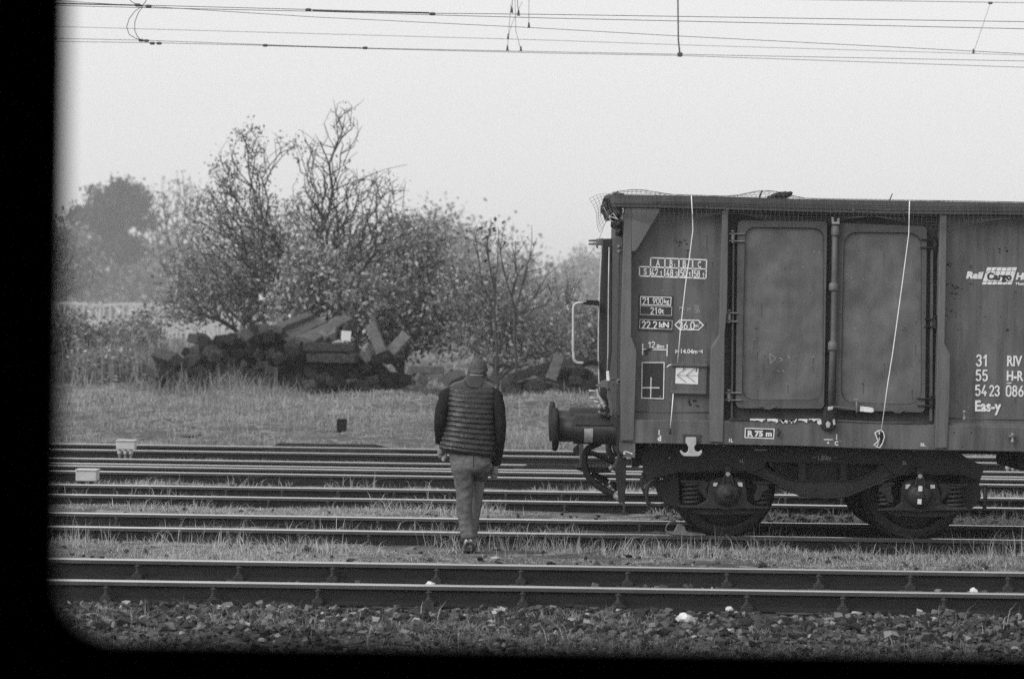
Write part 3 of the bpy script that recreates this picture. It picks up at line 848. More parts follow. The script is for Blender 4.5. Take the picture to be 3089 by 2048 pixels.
plant('shrub', 'low weedy shrub beside the handrail at the wagon end', 'shrub', 55,
      [d2((1340, 840), (1345, 790), (1340, 740)), d2((1342, 800), (1380, 760), (1400, 720))],
      b2((1340, 770, 50, 70), (1400, 780, 60, 80), (1300, 740, 40, 60)), 300, 15, 0.13, 'leaf_mid', 'bark_pale', dy=1.0, seed=27, group=SH, spread=.2)
plant('shrub', 'drooping twiggy shrub hanging over the left end of the sleeper heap', 'shrub', 54,
      [d2((560, 800), (560, 720), (540, 640)), d2((560, 740), (480, 680), (420, 660)), d2((560, 720), (620, 660), (640, 610))],
      b2((500, 680, 90, 70), (420, 700, 70, 60), (590, 690, 80, 70), (640, 640, 60, 70), (450, 620, 70, 60, .7)), 640, 9, 0.105, 'leaf_mid', 'bark_pale', dy=1.5, seed=28, group=SH, spread=.2, rt=.005)
plant('shrub', 'pale fan of bare upright rods left of the fruit trees', 'shrub', 190,
      [d2((415, 750), (412, 680), (400, 600), (385, 520), (375, 440)), d2((412, 680), (420, 580), (425, 480), (420, 400)), d2((412, 680), (440, 580), (455, 480), (462, 410)),
       d2((410, 700), (370, 600), (350, 520), (345, 470)), d2((412, 690), (450, 600), (490, 520)), d2((400, 620), (360, 560), (330, 520))],
      b2((410, 480, 60, 90), (380, 520, 50, 80), (450, 480, 50, 80), (400, 600, 70, 70)), 420, 3, 0.26, 'leaf_pale', 'bark_pale', dy=4, seed=29, rt=.014, rise=.02, step=1.2)
plant('hawthorn', 'tall leafy hawthorn crown behind the fruit trees', 'tree', 130,
      [d2((700, 780), (690, 680), (680, 600), (700, 540)), d2((690, 680), (600, 600), (560, 560)), d2((690, 660), (800, 600), (880, 560))],
      b2((560, 600, 120, 80), (680, 560, 120, 80), (820, 600, 140, 90), (930, 600, 110, 80), (1010, 560, 60, 60, .7), (480, 620, 80, 80), (700, 680, 200, 70)), 1000, 12, 0.30, 'leaf_mid', dy=5, seed=30, spread=.7, step=.9, rt=.010)
plant('hawthorn', 'rounded leafy hawthorn fading into the mist behind the saplings', 'tree', 230,
      [d2((1080, 800), (1080, 700), (1060, 620)), d2((1080, 720), (1150, 640), (1200, 600)), d2((1080, 700), (1000, 620), (960, 570))],
      b2((1060, 610, 90, 90), (1000, 560, 70, 60), (1150, 640, 100, 80), (1220, 680, 70, 80), (1050, 700, 150, 60)), 800, 12, 0.5, 'leaf_mid', dy=8, seed=31, spread=1.3, step=1.6, rt=.018)
plant('pine', 'dark bristly pine crown in the mist above the panel fence', 'tree', 430,
      [d2((262, 760), (262, 650), (258, 560), (270, 470), (282, 425)), d2((262, 600), (220, 520), (190, 500)), d2((262, 560), (320, 500), (345, 470)), d2((262, 620), (330, 560))],
      b2((286, 442, 12, 20, 2), (250, 478, 36, 16), (215, 496, 36, 14), (192, 500, 14, 9, 2), (322, 452, 22, 14), (300, 490, 46, 18), (245, 528, 58, 16), (335, 505, 20, 16), (270, 575, 62, 30, .7), (230, 452, 8, 10, 2)), 620, 18, 0.95, 'needle', dy=13, seed=32, spread=.8, step=3.4, rt=.05)
plant('tree', 'broad dim tree in the mist behind the panel fence', 'tree', 480,
      [d2((300, 760), (298, 660), (290, 600)), d2((298, 680), (220, 620), (180, 600)), d2((298, 680), (380, 620), (420, 590))],
      b2((220, 630, 90, 55), (320, 620, 100, 60), (400, 620, 80, 70), (170, 600, 50, 60), (150, 640, 40, 50)), 560, 16, 1.4, 'leaf_mid', dy=14, seed=33, spread=2.6, step=3.6, rt=.05)
plant('tree', 'small round tree in the mist at the very edge of the carriage window', 'tree', 300,
      [d2((150, 760), (150, 640), (150, 580)), d2((150, 650), (180, 600)), d2((150, 640), (120, 580))],
      b2((150, 570, 35, 50), (170, 620, 40, 60), (125, 600, 35, 70)), 300, 16, 0.8, 'leaf_mid', dy=9, seed=34, spread=1.3, step=2.2, rt=.035)
for i, (x0, yt, Yd, lab, sd_) in enumerate([(1350, 575, 520, 'tall faint tree dissolving in the mist left of the wagon', 41), (1300, 615, 420, 'faint round tree in the mist behind the thin sapling', 42),
                                  (1400, 600, 580, 'faintest tree in the mist, half hidden by the wagon end', 43), (1240, 640, 300, 'dim low tree in the mist at the right end of the thicket', 44)]):
    plant('tree', lab, 'tree', Yd, [d2((x0, 738), (x0, 690), (x0 + 2, 650), (x0, yt + 20))],
          b2((x0, yt + 40, 18, 40), (x0 - 16, yt + 75, 30, 45), (x0 + 18, yt + 80, 32, 45), (x0, yt + 105, 48, 28)), 240, 16, 0.0022 * Yd, 'leaf_mid', dy=.015 * Yd, seed=sd_, spread=.0035 * Yd, step=.006 * Yd, rt=.00012 * Yd)
for (x0, y0, Yd, rx, ry, lab, sd_) in [(230, 810, 56, 80, 40, 'low bramble thicket on the slope left of the sleeper heap', 51), (165, 800, 53, 40, 60, 'dark bramble bush at the carriage window edge', 52),
                                  (320, 780, 58, 40, 35, 'small pale bramble bush nearest the sleeper heap', 53), (250, 860, 50, 90, 28, 'flat bramble patch in the grass below the slope', 54)]:
    plant('bramble', lab, 'shrub', Yd, [d2((x0, y0 + ry), (x0 - 5, y0)), d2((x0, y0 + ry * .7), (x0 + rx * .5, y0)), d2((x0, y0 + ry * .7), (x0 - rx * .6, y0))],
          b2((x0, y0, rx, ry), (x0 + rx * .3, y0 - ry * .5, rx * .5, ry * .5)), 300, 14, 0.13, 'leaf_pale' if sd_ in (53,) else 'leaf_mid', 'bark_pale', dy=1.2, seed=sd_, spread=.2, rt=.005)
# far-off wood closing the horizon
V, Q, k = [], [], 0
r = np.random.default_rng(91)
C = np.stack([r.uniform(-430, 430, 26000), r.uniform(540, 605, 26000), np.zeros(26000)], -1)
C[:, 2] = 1 + (r.random(26000) ** 1.3) * (8 + 3 * noise2(C[:, 0], C[:, 1] * 0, .05, 5) + 1.5 * noise2(C[:, 0], C[:, 1] * 0, .4, 6))
V, Q = leaf_quads(C, 2.4, r)
tag(np_mesh('far_wood', V, [Q], M['leaf_mid']), 'far-off wood lost in the mist along the horizon', 'wood', kind='stuff')

# ------------------------------------------------------------------ panel fence on the left
fz = 1.0
ft = thing('panel_fence', 'pale concrete panel fence with arched baluster tops on the misty slope', 'fence', (-14, 100, fz))
FY = 100
x0f, dxf = up(d2((95, 690))[0], FY).x, 2.6
for k in range(6):
    xl = x0f + k * dxf
    m = MB()
    m.box(xl + .08, xl + dxf - .08, FY, FY + .05, fz - .3, fz + 0.85)
    for j in range(9):
        xx = xl + .16 + j * (dxf - .32) / 8
        zt = fz + 1.42 + .07 * math.sin(math.pi * j / 8)
        m.box(xx - .045, xx + .045, FY + .005, FY + .045, fz + .85, zt)
    pts = [(xl + .08 + (dxf - .16) * t / 12, fz + 1.42 + .09 * math.sin(math.pi * t / 12)) for t in range(13)]
    m.prism([('m', a, b) for a, b in pts] + [('m', a, b + .13) for a, b in pts[::-1]], FY - .005, FY + .055)
    m.build('fence_panel', M['concrete'], ft)
    MB().box(xl - .07, xl + .07, FY - .03, FY + .09, fz - .3, fz + 1.66).build('fence_post', M['concrete'], ft, bevel=.01)

# ------------------------------------------------------------------ heap of old sleepers
def tie_mesh(name, w_, h_, l_, seed, material):
    r = random.Random(seed)
    bm = bmesh.new()
    bmesh.ops.create_cube(bm, size=1)
    bmesh.ops.scale(bm, vec=(w_, l_, h_), verts=bm.verts)
    bmesh.ops.bevel(bm, geom=bm.edges[:], offset=0.016, segments=1, affect='EDGES')
    bmesh.ops.subdivide_edges(bm, edges=[e for e in bm.edges if e.calc_length() > 1], cuts=6)
    for v in bm.verts:
        v.co += Vector((r.gauss(0, .007), r.gauss(0, .01), r.gauss(0, .007)))
    me = bpy.data.meshes.new(name); bm.to_mesh(me); bm.free(); me.materials.append(material)
    return me
TM = [tie_mesh('timber_sleeper', .225 + .02 * (i % 3), .17 + .02 * (i % 2), 2.3, i, M['tie_dark']) for i in range(5)]
TP = [tie_mesh('timber_sleeper', .23, .16, 2.2, 20 + i, M['tie_pale']) for i in range(3)]
HG = 'old sleepers thrown on a heap'
def tie(p, Y, data, label, rot, group=HG, ln=1.0):
    o = link('timber_sleeper', data)
    o.location = up(p, Y); o.rotation_euler = rot
    # p is the near end; move the middle back along the sleeper
    o.location += (Matrix.Rotation(rot[2], 3, 'Z') @ Matrix.Rotation(rot[1], 3, 'Y') @ Matrix.Rotation(rot[0], 3, 'X')) @ Vector((0, 1.1 * ln, 0))
    o.scale = (1, ln, 1)
    return tag(o, label, 'sleeper', group)
rr = random.Random(5)
LEFT = 'dark tarred wooden sleeper lying end-on in the large heap under the fruit trees'
rows = [(700, 130, 2000, 88), (640, 120, 2000, 84), (575, 180, 1980, 86), (510, 250, 1800, 86), (445, 330, 1330, 90), (385, 520, 1300, 96), (335, 700, 960, 110)]
for (yy, xa, xb, st) in rows:
    x = xa
    while x <= xb:
        tie(ql(x + rr.uniform(-26, 26), yy + rr.uniform(-26, 26)), 46.7 + rr.uniform(-.55, .55) + (700 - yy) * .0012, TM[rr.randrange(5)], LEFT,
            (rr.uniform(-.08, .10), rr.uniform(-.9, .9), rr.uniform(-.4, .4)))
        x += st
tie(ql(150, 630), 46.3, TM[0], 'dark sleeper sticking out at the far left foot of the large heap', (0.02, .2, .5), ln=.35)
tie(ql(470, 345), 46.9, TM[1], 'dark sleeper lying askew on the left shoulder of the large heap', (.03, .12, .35), ln=.4)
tie(ql(895, 280), 46.7, TM[2], 'dark sleeper standing on edge at the peak left of the pale leaning ones', (.05, 1.3, .1), ln=.6)
tie(ql(820, 310), 46.5, TP[0], 'grey speckled sleeper tilted beside the peak of the large heap', (.2, .8, -.2), ln=.5)
tie(ql(1020, 330), 46.7, TM[3], 'short dark sleeper end resting beside the peak of the large heap', (.05, .1, .1), ln=.4)
tie(ql(1090, 260), 47.0, TP[1], 'pale weathered sleeper pointing up and back from the heap top', (.16, .2, -.26), ln=.8)
tie(ql(1350, 370), 46.6, TP[2], 'long pale split sleeper leaning up to the right in the middle of the heap', (.24, .3, -.24))
tie(ql(1450, 330), 47.0, TP[0], 'broad weathered sleeper leaning back behind the split pale one', (.2, .4, -.12), ln=.9)
tie(ql(1230, 380), 46.7, TM[2], 'narrow dark sleeper tipped on its edge between the two pale leaning ones', (.05, .25, -.1), ln=.8)
tie(ql(1170, 330), 47.1, TP[0], 'grey leaning sleeper just right of the one pointing up from the heap top', (.2, .5, -.2), ln=.9)
tie(ql(1280, 350), 46.9, TP[2], 'weathered sleeper packed between the long split one and the grey leaning one', (.17, .15, -.3), ln=.9)
tie(ql(1540, 330), 47.1, TP[1], 'weathered sleeper tipped back close to the left of the white-painted end', (.22, -.4, -.05), ln=.8)
tie(ql(1700, 260), 47.4, TM[3], 'dark sleeper end showing above the white-painted end', (.05, .4, .2), ln=.6)
tie(ql(1740, 410), 46.3, TM[4], 'dark sleeper lying crosswise under the white-painted end', (0, .0, 1.25), ln=.5)
tie(ql(1740, 500), 46.2, TM[2], 'lower dark crosswise sleeper below the white-painted end', (0, .02, 1.3), ln=.45)
t_ = tie(ql(1660, 310), 46.9, TM[1], 'dark sleeper with a white square painted on its end', (0, .06, .12), ln=.6)
wm = MB().box(-.10, .10, -1.172, -1.162, -.10, .10).build('paint_mark', M['white']); wm.parent = t_
t_ = tie(ql(1960, 460), 46.4, TP[1], 'wide pale sleeper standing steeply with two rail plates on it', (1.15, -.42, 0), ln=.32)
for yy in (-.75, .75):
    wm = MB().box(-.09, .09, yy - .26, yy + .26, -.115, -.088); wm.lathe((0, yy - .05, -.088), (0, 0, -1), [(0, .02), (.06, .02), (.06, 0)], 6, False)
    wm = wm.build('rail_plate', M['steel']); wm.parent = t_
tie(ql(2020, 460), 46.6, TP[2], 'pale sleeper leaning right behind the steep one with plates', (.95, .62, -.2), ln=.26)
tie(ql(1820, 490), 46.3, TP[0], 'pale broken sleeper end at the foot of the steep one', (.5, .8, .3), ln=.26)
tie(ql(1930, 510), 46.2, TM[0], 'dark sleeper end under the steep one with plates', (.0, .2, .2), ln=.6)
# the low remains to the right and the second heap beside the wagon
tie(qr(130, 600), 46.5, TP[1], 'flat pale sleeper lying crosswise between heap and walking man', (0, .03, -1.3), ln=.32)
tie(qr(270, 720), 46.2, TP[2], 'tilted grey sleeper end low in the grass left of the man', (.2, .5, .3), ln=.4)
tie(qr(520, 720), 46.0, TP[0], 'pale square sleeper end tilted in the grass beside the man', (.15, .6, -.3), ln=.4)
tie(qr(90, 700), 46.7, TM[3], 'dark sleeper half buried in the grass left of the man', (0, .3, .3), ln=.6)
tie(qr(1060, 690), 46.4, TP[1], 'pale sleeper slanting down behind the man at the second heap', (.1, .6, .5), ln=.4)
tie(qr(1240, 690), 46.4, TM[1], 'long dark sleeper lying slanted on top of the second heap', (.28, -.1, -1.15), ln=.42)
tie(qr(1680, 720), 46.2, TP[2], 'pale sleeper standing upright in front of the second heap', (1.2, .3, -.1), ln=.25)
tie(qr(1760, 600), 46.9, TM[4], 'dark sleeper crossing the crest of the second heap near the wagon', (.1, .3, -.3), ln=.8)
R2 = 'dark sleeper lying end-on in the low second heap between man and wagon'
for (x, y) in [(1200, 790), (1290, 800), (1380, 780), (1470, 770), (1560, 780), (1650, 800), (1750, 700), (1850, 740), (1950, 720), (2050, 760), (1800, 640), (1780, 830), (1900, 840), (2010, 860), (2120, 830), (1240, 860), (1340, 870), (1440, 860), (1540, 860), (2080, 650), (1980, 620), (2180, 740), (2200, 850)]:
    tie(qr(x, y), 46.4 + rr.uniform(-.2, .3), TM[rr.randrange(5)], R2, (rr.uniform(-.05, .05), rr.uniform(-.5, .5), rr.uniform(-.25, .25)), 'sleepers of the second heap')

# ------------------------------------------------------------------ small trackside things
def block(name, label, cat, p0, p1, Y, depth, material, bevel=.01):
    a, b = up(p0, Y), up(p1, Y)
    t = thing(name, label, cat, ((a.x + b.x) / 2, Y + depth / 2, b.z))
    return t, a, b
t, a, b = block('signal_box', 'white box raised on three knobbed posts beside the far track', 'trackside box', qv(632, 155), qv(808, 240), 32.9, .16, M['board'])
MB().box(a.x, b.x, 32.9, 33.08, b.z, a.z).build('housing', M['board'], t, bevel=.008)
MB().box(a.x - .008, b.x + .008, 32.885, 33.095, a.z - .006, a.z + .012).build('lid', M['board'], t, bevel=.004)
for xx in (665, 720, 772):
    q = up(qv(xx, 268), 32.95)
    m = MB(); m.lathe((q.x, 32.95, -.15), (0, 0, 1), [(0, .018), (q.z + .12, .018), (q.z + .125, .028), (q.z + .15, .034), (q.z + .18, .028), (q.z + .2, .014), (b.z + .16, .014)], 12)
    m.build('post', M['white_old'], t)
t, a, b = block('signal_box', 'white metal box standing on the ground behind the third track near the window edge', 'trackside box', qv(247, 430), qv(443, 542), 28.5, .2, M['board'])
MB().box(a.x, b.x, 28.5, 28.72, b.z, a.z - .012).build('housing', M['board'], t, bevel=.008)
MB().box(a.x - .006, b.x + .006, 28.49, 28.73, a.z - .012, a.z + .004).build('lid', M['board'], t, bevel=.003)
MB().box(a.x + .05, a.x + .09, 28.56, 28.6, -.2, b.z).box(b.x - .09, b.x - .05, 28.56, 28.6, -.2, b.z).build('foot', M['rust'], t)
t, a, b = block('signal_box', 'white box between the rails seen past the right end of the bogie', 'trackside box', qg(2130, 308), qg(2265, 350), 32.6, .2, M['board'])
MB().box(a.x, b.x, 32.6, 32.8, b.z, a.z).build('housing', M['board'], t, bevel=.008)
for xx in (2195, 2250, 2300):
    q = up(qg(xx, 380), 32.5)
    m = MB(); m.lathe((q.x, 32.5, -.15), (0, 0, 1), [(0, .018), (q.z + .12, .018), (q.z + .13, .032), (q.z + .17, .034), (q.z + .19, .02), (q.z + .2, 0)], 12)
    m.build('knob_post', M['white_old'], t)
q = up(ql(1622, 1100), 38.5)
t = thing('marker_stump', 'short dark square stump standing in the pale meadow grass', 'stump', (q.x, 38.5, float(ground_z(q.x, 38.5))))
gz_ = float(ground_z(q.x, 38.5))
MB().box(q.x - .082, q.x + .082, 38.5, 38.68, gz_ - .1, up(ql(1622, 1000), 38.5).z).build('post', M['tie_dark'], t, bevel=.015)
MB().box(q.x - .03, q.x + .03, 38.495, 38.499, up(ql(1622, 1050), 38.5).z, up(ql(1622, 1035), 38.5).z).build('number_plate', M['rust'], t)
for (p0, p1, Y, lab) in [(qv(1235, 108), qv(1420, 90), 37.3, 'thin grey board lying in the grass beyond the far track'), (qv(215, 100), qv(330, 88), 37.4, 'dark board scrap lying in the grass near the window edge')]:
    a, b = up(p0, Y), up(p1, Y)
    o = MB().box(a.x, b.x, Y, Y + .3, a.z - .01, a.z + .04).build('board', M['tie_pale'], bevel=.01)
    tag(o, lab, 'board')

# ------------------------------------------------------------------ overhead wires
def catline(label, Y, pts, r=0.006, extra=None, clamps=(), droppers=(), dr=0.003, splice=()):
    P = [up(p, Y) for p in pts]
    d0, d1 = (P[0] - P[1]).normalized(), (P[-1] - P[-2]).normalized()
    full = [P[0] + d0 * 26] + P + [P[-1] + d1 * 26]
    mid = P[len(P) // 2]
    t = thing('overhead_wire', label, 'overhead wire', tuple(mid), 'overhead wires above the yard')
    MB().tube(full, r * .62, 6).build('wire', M['wire'], t)
    for c in clamps:
        q = up(c, Y)
        MB().box(q.x - .036, q.x + .036, Y - .02, Y + .02, q.z - .022, q.z + .014).build('clamp', M['wire'], t, bevel=.012)
    for dpts in droppers:
        q = [up(p, Y) for p in dpts]
        if dpts[0][1] <= 0:
            q = [q[0] + (q[0] - q[1]).normalized() * 1.2] + q
        MB().tube(q, dr, 5).build('dropper', M['wire'], t)
        e = q[-1]
        MB().prism([('m', e.x - .017, e.z - .015), ('m', e.x + .017, e.z - .015), ('m', e.x + .009, e.z + .04), ('m', e.x - .006, e.z + .06)], Y - .015, Y + .015).build('clamp', M['wire'], t)
    for a, b, rr_ in splice:
        MB().tube([up(a, Y), up(b, Y)], rr_ * .72, 6).build('splice', M['wire'], t)
    return t
catline('highest of the paired wires, thickened by a long splice over the fruit trees', 26.2, [(175, 10), (943, 30), (1304, 41), (1650, 44.5), (3089, 66.5)], .006,
        clamps=[qw(418, 24), qw(470, 30), qw(1230, 47), qw(1820, 66)], splice=[(qw(1250, 51), qw(1805, 63), .013), (qw(-50, 16), qw(440, 27), .011)],
        droppers=[[qw(2200, 0), qw(2198, 56)], [qw(2224, 0), qw(2230, 70)]], dr=.004)
catline('lower of the upper pair of wires, running just under the spliced one', 26.25, [(175, 17.5), (467, 25), (943, 35), (1304, 46), (1650, 55.5), (3089, 88)], .006)
catline('slanting wire that starts at the jumper and drops steadily to the right', 27.6, [(440, 20), (943, 52), (1596, 84), (2044, 109.5), (3089, 163)], .0055, droppers=[[qw(2279, 0), qw(2279, 128)]])
catline('thin faint wire midway between the upper and lower pairs', 33.0, [(175, 81), (1650, 122), (2044, 136), (3089, 167)], .005,
        droppers=[[qw(2248, 8), qw(2200, 110), qw(2180, 182)], [qx(2214, 14), qx(2138, 238)]])
catline('upper of the low pair of wires, ending the curled jumper', 30.1, [(175, 117), (423, 122), (800, 136), (1101, 146), (1650, 157), (3089, 185)], .0055,
        clamps=[qw(435, 192), qw(460, 194), qw(1025, 216)], droppers=[[qw(2193, 20), qw(2177, 236)]], splice=[(qw(1040, 218), qw(1480, 230), .011)])
catline('lowest wire, held by a thick straight rod near the wagon', 30.2, [(175, 126), (461, 130), (800, 138), (1101, 147.5), (1650, 161), (2051, 168.5), (3089, 204)], .0055,
        clamps=[qw(488, 206), qw(520, 206), qw(1500, 228)], droppers=[[qw(2213, 0), qw(2217, 150), qw(2241, 240)]])
catline('single wire crossing the top right corner with a slack dropper', 34.0, [(2440, 0), (3089, 9.4)], .007, clamps=[qx(2214, 14)])
t = thing('steady_rod', 'thick dark rod hanging straight down to the lowest wire', 'rod', tuple(up(qx(814, 100), 30.15)))
MB().tube([up(qx(809, -160), 30.15), up(qx(811, 0), 30.15), up(qx(813, 180), 30.15), up(qx(820, 246), 30.15)], .010, 8).build('rod', M['wire'], t)
q = up(qx(820, 246), 30.15); MB().box(q.x - .035, q.x + .035, 30.13, 30.17, q.z - .03, q.z + .03).build('clamp', M['wire'], t, bevel=.012)
def loopwire(label, pts, Y):
    o = MB().tube([up(p, Y + i * .05) for i, p in enumerate(pts)], .0045, 5).build('jumper_cable', M['wire'])
    return tag(o, label, 'cable')
loopwire('outer of two curled jumper cables linking upper and lower wires', [qw(440, 30), qw(405, 55), qw(378, 90), qw(366, 130), qw(378, 165), qw(405, 182), qw(435, 191)], 28)
loopwire('inner of two curled jumper cables linking upper and lower wires', [qw(445, 30), qw(420, 65), qw(405, 105), qw(404, 145), qw(415, 172), qw(430, 188)], 28)
loopwire('short cable curling up out of the picture from the jumper clamps', [qw(420, 24), qw(395, 14), qw(375, -4), qw(360, -40)], 26.2)
loopwire('second short cable bending up and right out of the picture at the jumper', [qw(440, 28), qw(455, 12), qw(463, -6), qw(475, -50)], 26.2)

# ------------------------------------------------------------------ the railway carriage the picture is taken from
WY = 2.05
cz = up((1500, 1936), WY).z
cxl = up((193, 1000), WY).x
ct = thing('train_carriage', 'black unlit passenger carriage wall and window frame that the scene is seen through', 'train', (0, 0, .8))
X0, X1, ZT, CR = cxl, 1.1, 3.0, .052
def opening(grow, n=8):
    pts = []
    for (cx_, cz_, a0) in ((X1 - CR, cz + CR, -90), (X1 - CR, ZT - CR, 0), (X0 + CR, ZT - CR, 90), (X0 + CR, cz + CR, 180)):
        for k in range(n + 1):
            a = R(a0 + 90 * k / n)
            pts.append((cx_ + (CR + grow) * math.cos(a), cz_ + (CR + grow) * math.sin(a)))
    return pts
def plate_with_hole(outer, hole, y0, y1):
    """a wall sheet with thickness: outer rectangle, one hole (lists of x, z)"""
    bm = bmesh.new()
    def ring(pts, y): return [bm.verts.new((x, y, z)) for x, z in pts]
    for y, flip in ((y0, False), (y1, True)):
        a, b = ring(outer, y), ring(hole, y)
        ea = [bm.edges.new((a[i], a[(i + 1) % len(a)])) for i in range(len(a))]
        eb = [bm.edges.new((b[i], b[(i + 1) % len(b)])) for i in range(len(b))]
        bmesh.ops.triangle_fill(bm, use_beauty=True, edges=ea + eb)
        if y == y0: A, B = a, b
        else:
            for p, q in ((A, a), (B, b)):
                for i in range(len(p)):
                    bm.faces.new((p[i], p[(i + 1) % len(p)], q[(i + 1) % len(q)], q[i]))
    bmesh.ops.recalc_face_normals(bm, faces=bm.faces)
    return bm
bm = plate_with_hole([(-3.2, .8), (3.2, .8), (3.2, 3.5), (-3.2, 3.5)], opening(.02), WY + .004, WY + .075)
me = bpy.data.meshes.new('side_panel'); bm.to_mesh(me); bm.free(); me.materials.append(M['carriage'])
adopt(link('side_panel', me), ct)
bm = plate_with_hole(opening(.045), opening(0), WY - .008, WY + .004)
me = bpy.data.meshes.new('window_frame'); bm.to_mesh(me); bm.free(); me.materials.append(M['seal'])
adopt(link('window_frame', me), ct)
MB().box(-3.2, 3.2, -1.25, -1.18, .8, 3.5).build('rear_panel', M['carriage'], ct)
MB().box(-3.2, 3.2, -1.18, WY, .8, .9).build('floor_panel', M['carriage'], ct)
MB().box(-3.2, 3.2, -1.18, WY, 3.4, 3.5).build('ceiling_panel', M['carriage'], ct)
MB().box(-3.27, -3.2, -1.25, WY + .075, .8, 3.5).box(3.2, 3.27, -1.25, WY + .075, .8, 3.5).build('end_panel', M['carriage'], ct)

# ------------------------------------------------------------------ freight wagon
XE = 13.85                                         # far end of the body
wagon = thing('freight_wagon', 'grey open-top freight wagon with white stencilled data standing on the overgrown track', 'wagon', (7.4, 22.245, 0))
def z_at(p, Y): return up(p, Y).z
def ext(pts_top, pts_bot, Y):
    """beam polygon: top edge left to right, bottom edge left to right, continued level to the far end"""
    a, b = up(pts_top[-1], Y), up(pts_bot[-1], Y)
    return list(pts_top) + [('m', XE, a.z - .03), ('m', XE, b.z - .03)] + list(pts_bot)[::-1]
YT, YP, YS, YD, YF = 20.75, 20.78, 20.90, 20.85, 20.80    # top beam, posts, side sheet, doors, sill faces

# top beam with two pressed grooves
m = MB()
m.prism(ext([qa(585, 148), qa(640, 143), qa(1300, 155), qa(1950, 170), qa(2262, 184), qb(1000, 199), qb(2228, 219)],
            [qa(580, 232), qa(700, 236), qa(1030, 241), qa(1590, 256), qa(2262, 276), qb(1000, 296), qb(2228, 306)], YT), YT, 20.98)
m.build('top_rail', M['paint_beam'], wagon, bevel=.012, seg=2)
m = MB()
m.prism(ext([qa(600, 226), qa(700, 232), qa(1030, 237), qa(1590, 252), qa(2262, 272), qb(1000, 292), qb(2228, 302)],
            [qa(600, 256), qa(700, 259), qa(1030, 265), qa(1590, 280), qa(2262, 300), qb(1000, 320), qb(2228, 330)], YT + .012), YT + .012, 20.96)
m.build('top_rail_flange', M['paint_beam'], wagon, bevel=.006)
m = MB()
for k in (200, 214):
    m.prism(ext([qa(960, k), qa(1700, k + 12), qa(2262, k + 26), qb(1000, k + 40), qb(2228, k + 57)],
                [qa(960, k + 4), qa(1700, k + 16), qa(2262, k + 30), qb(1000, k + 44), qb(2228, k + 61)], YT - .006), YT - .006, YT + .01)
m.build('top_rail_bead', M['paint_beam'], wagon)
# side sheets
ztop = z_at(qa(1300, 200), YS); zsill = z_at(qc(900, 632), YS)
def sheet(x0, x1, name='side_sheet', m_='paint'):
    MB().box(x0, x1, YS, YS + .006, zsill - .04, ztop).build(name, M[m_], wagon)
xp1 = up(qa(735, 700), YP).x; xp2 = up(qa(1610, 700), YP).x; xp3 = up(qb(1480, 900), YP).x
sheet(xp1 - .04, xp2)
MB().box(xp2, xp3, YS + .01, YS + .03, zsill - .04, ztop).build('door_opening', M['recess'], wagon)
sheet(xp3, XE)
# horizontal lap joint low on the sheets
m = MB()
for (a, b) in (((qc(632, 574), qc(1168, 580))), ((qd(1220, 622), qd(1756, 634)))):
    p, q = up(a, YS - .004), up(b, YS - .004)
    m.tube([(p.x, YS, p.z), (q.x, YS, q.z)], .006, 6)
m.build('weld_seam', M['paint_beam'], wagon)
# sill
m = MB()
m.prism(ext([qc(530, 632), qc(1160, 638), qc(1782, 636), qd(700, 655), qd(1220, 672), qd(1756, 686)],
            [qc(530, 792), qc(640, 801), qc(1165, 808), qc(1782, 820), qd(700, 842), qd(1220, 852), qd(1756, 862)], YF), YF, 20.98)
m.build('sill', M['paint'], wagon, bevel=.006)
m = MB()
m.prism(ext([qd(1222, 655), qd(1500, 660), qd(1756, 667)], [qd(1222, 680), qd(1500, 683), qd(1756, 690)], YF + .03), YF + .03, 20.93)
m.build('sill_lip', M['paint_post'], wagon, bevel=.004)
# posts
def post(poly, name='side_post', y1=20.905, dy=0.0):
    return MB().prism(poly, YP + dy, y1).build(name, M['paint_post'], wagon, bevel=.006)
post([qa(708, 262), qa(772, 262), qa(768, 700), qa(765, 1425), qc(600, 30), qc(638, 125), qc(640, 160), qc(620, 780), qc(535, 778), qc(530, 500), qc(532, 0)], 'corner_post')
post([qa(1595, 280), qa(1652, 282), qa(1648, 700), qa(1640, 1200), qc(1274, 20), qc(1272, 400), qc(1262, 796), qc(1165, 790), qc(1170, 400), qc(1176, 118), qc(1222, 48), qa(1568, 1420), qa(1580, 900)])
post([qb(1466, 322), qb(1527, 326), qb(1520, 900), qb(1508, 1500), qd(1190, 92), qd(1228, 166), qd(1222, 500), qd(1208, 834), qd(1120, 838), qd(1130, 400), qd(1140, 0), qb(1450, 1250)])
# gusset under the beam at the corner
g = [qa(772, 262), qa(1028, 266), qa(1022, 306), qa(985, 365), qa(822, 640), qa(800, 658), qa(772, 660)]
MB().prism(g, YP - .004, YP + .02).build('gusset', M['paint_post'], wagon, bevel=.005)
# more posts and doors continue beyond the picture, one bay after the other
for xx in (6.6, 8.4, 10.2, 12.0, 13.72):
    a = z_at(qb(2228, 330), YP) - .02; b = z_at(qd(1756, 845), YP)
    MB().box(xx - .06, xx + .06, YP, 20.905, b, a).build('side_post', M['paint_post'], wagon, bevel=.006)
